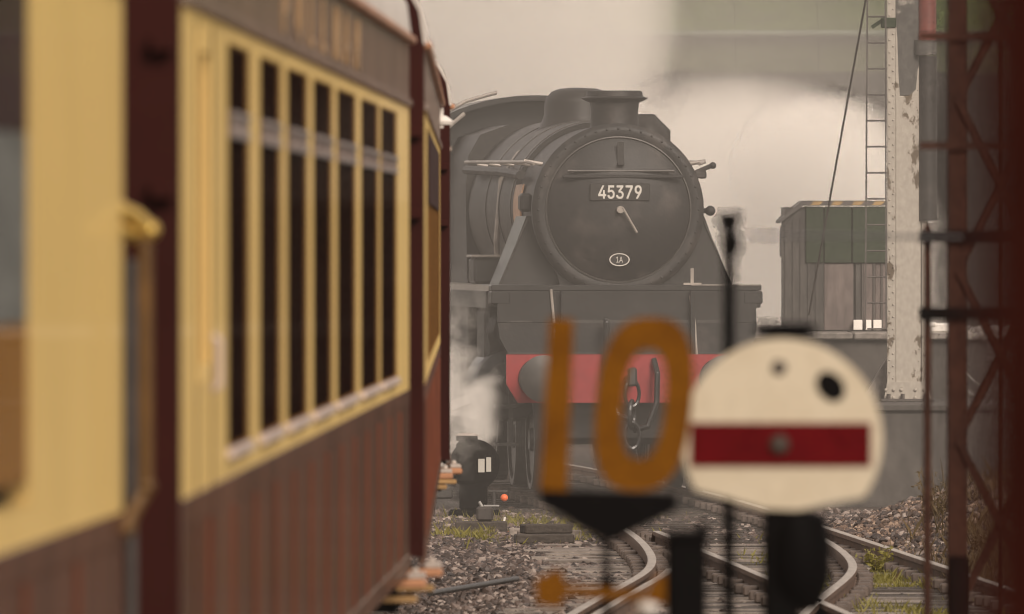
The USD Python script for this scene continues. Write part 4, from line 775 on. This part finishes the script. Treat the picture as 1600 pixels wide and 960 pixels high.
for k, (px, py, d, lb) in enumerate([(1462, 800, 97, 'bushy brown weed right of the spoil heap top'), (1530, 815, 92, 'dry weed clump behind the lattice mast foot'), (1372, 858, 88, 'low green weed clump beside the curved right rail')]):
    p = W(px, py, d); zz = float(surf_z(np.array(p[0]), np.array(p[1])))
    g = thing('weed_clump', lb, 'weed', (p[0], p[1], zz), group='weed clumps by the tracks')
    st, lv, lf = [], [], []
    for j in range(16):
        a, l = random.uniform(0, 6.28), random.uniform(0.15, 0.42) * (0.6 if k == 2 else 1); e = (math.cos(a) * l * 0.5, math.sin(a) * l * 0.5, l)
        st.append(cyl((0, 0, 0), e, 0.003, 5))
        for _ in range(26):
            t = random.uniform(0.25, 1.05); c0 = np.array(e) * t + np.array([random.gauss(0, 0.025) for _ in range(3)]); kk = len(lv)
            d1 = np.array([random.gauss(0, 1) for _ in range(3)]); d1 *= 0.022 / np.linalg.norm(d1); d2 = np.array([random.gauss(0, 1) for _ in range(3)]); d2 *= 0.010 / np.linalg.norm(d2)
            lv += [c0 - d1, c0 + d2, c0 + d1, c0 - d2]; lf += [(kk, kk + 1, kk + 2), (kk, kk + 2, kk + 3)]
    obj('stems', st, 'bark', g); obj('leaves', trimesh.Trimesh(np.array(lv), np.array(lf), process=False), 'grass' if k == 2 else 'weed', g)

# ---------------------------------------------------------------- haze and steam
def volume(name, center, radii, dens, noise_scale, amp, falloff, thresh=0.0, col=(0.98, 0.925, 0.85), aniso=-0.62, label=None, sub=3, dist=0.6, detail=5.0, edge=4.0):
    """A steam cloud: an ellipsoid whose density falls off outwards and is broken up by noise."""
    nodes = {'g': ('geometry', {}), 's': ('vector_math', {'math_type': 'subtract', 'vector2': tuple(center)}), 'd': ('vector_math', {'math_type': 'divide', 'vector2': tuple(radii)}),
             'l': ('vector_math', {'math_type': 'length'}), 'f': ('math', {'math_type': 'multiply_add', 'value2': -falloff, 'value3': falloff + thresh}),
             'mp': ('mapping', {'scale': (1, 0.10, 1)}), 'n': ('noise_texture', {'scale': noise_scale, 'detail': detail, 'roughness': 0.55, 'distortion': dist}),
             'na': ('math', {'math_type': 'multiply_add', 'value2': amp, 'value3': -amp * 0.5}), 'ad': ('math', {'math_type': 'add', 'use_clamp': True}),
             'm0': ('math', {'math_type': 'multiply'}), 'ef': ('math', {'math_type': 'multiply_add', 'use_clamp': True, 'value2': -edge, 'value3': edge}), 'm': ('math', {'math_type': 'multiply', 'value2': dens}), 'v': ('principled_volume', {'color': col, 'anisotropy': aniso})}
    links = [('g.position', 's.vector1'), ('s.vector', 'd.vector1'), ('d.vector', 'l.vector1'), ('l.value', 'f.value1'), ('g.position', 'mp.vector'), ('mp.vector', 'n.vector'), ('n.fac', 'na.value1'),
             ('f.value', 'ad.value1'), ('na.value', 'ad.value2'), ('l.value', 'ef.value1'), ('ad.value', 'm0.value1'), ('ef.value', 'm0.value2'), ('m0.value', 'm.value1'), ('m.value', 'v.density')]
    mm = usdkit.material(stage, '/World/Looks/' + name + f'_{len(VOLS)}_look', nodes, links, volume='v.volume')
    VOLS.append(name)
    s = trimesh.creation.icosphere(sub, 1.0); s.apply_scale(radii); s.apply_translation(center)
    obj(name, s, mm, kind='stuff', label=label, cat='steam')
VOLS = []
p = W(700, 10, 130); volume('steam_plume', p, (2.9, 5.5, 3.4), 0.24, 1.1, 1.9, 18.0, -0.95, label='tall white steam plume rising behind the engine chimney', dist=1.0)
p = W(1290, 270, 127); volume('steam_bank', p, (1.1, 3.0, 1.0), 0.30, 1.2, 1.8, 14.0, -0.3, label='small puff of steam rising above the hut roof beside the ladder')
p = W(1150, 425, 129); volume('steam_bank', p, (2.6, 5.0, 2.4), 0.34, 0.95, 3.2, 15.0, -0.4, label='bright bank of steam between the engine and the green hut', dist=1.0)
p = W(700, 290, 132); volume('steam_bank', p, (2.8, 4.5, 2.6), 0.10, 1.1, 2.2, 16.0, -0.45, label='steam drifting behind the engine cab')
p = W(708, 615, 106.2); volume('cylinder_steam', p, (0.50, 1.7, 1.25), 0.42, 1.8, 7.0, 2.0, -0.15, label='thin steam blowing from the cylinder beside the coach end')
volume('drifting_steam', np.array([1.0, 102.5, 2.6]), (7.5, 9.5, 5.0), 0.0047, 0.4, 1.2, 2.0, 0.2, label='thin veil of steam hanging around the engine')
p = W(1090, 120, 138); volume('drifting_steam', p, (3.4, 5.0, 2.1), 0.035, 0.75, 1.4, 12.0, -0.8, label='thin smoke drifting in front of the green shed')
hm = usdkit.material(stage, '/World/Looks/haze_air', {'v': ('principled_volume', {'color': (0.95, 0.90, 0.83), 'density': 0.0002, 'anisotropy': 0.0})}, [], volume='v.volume')
obj('haze', b2(-900, 900, -900, 1100, -1.6, 9.5), hm, kind='stuff', label='thin warm haze over the whole yard', cat='haze')
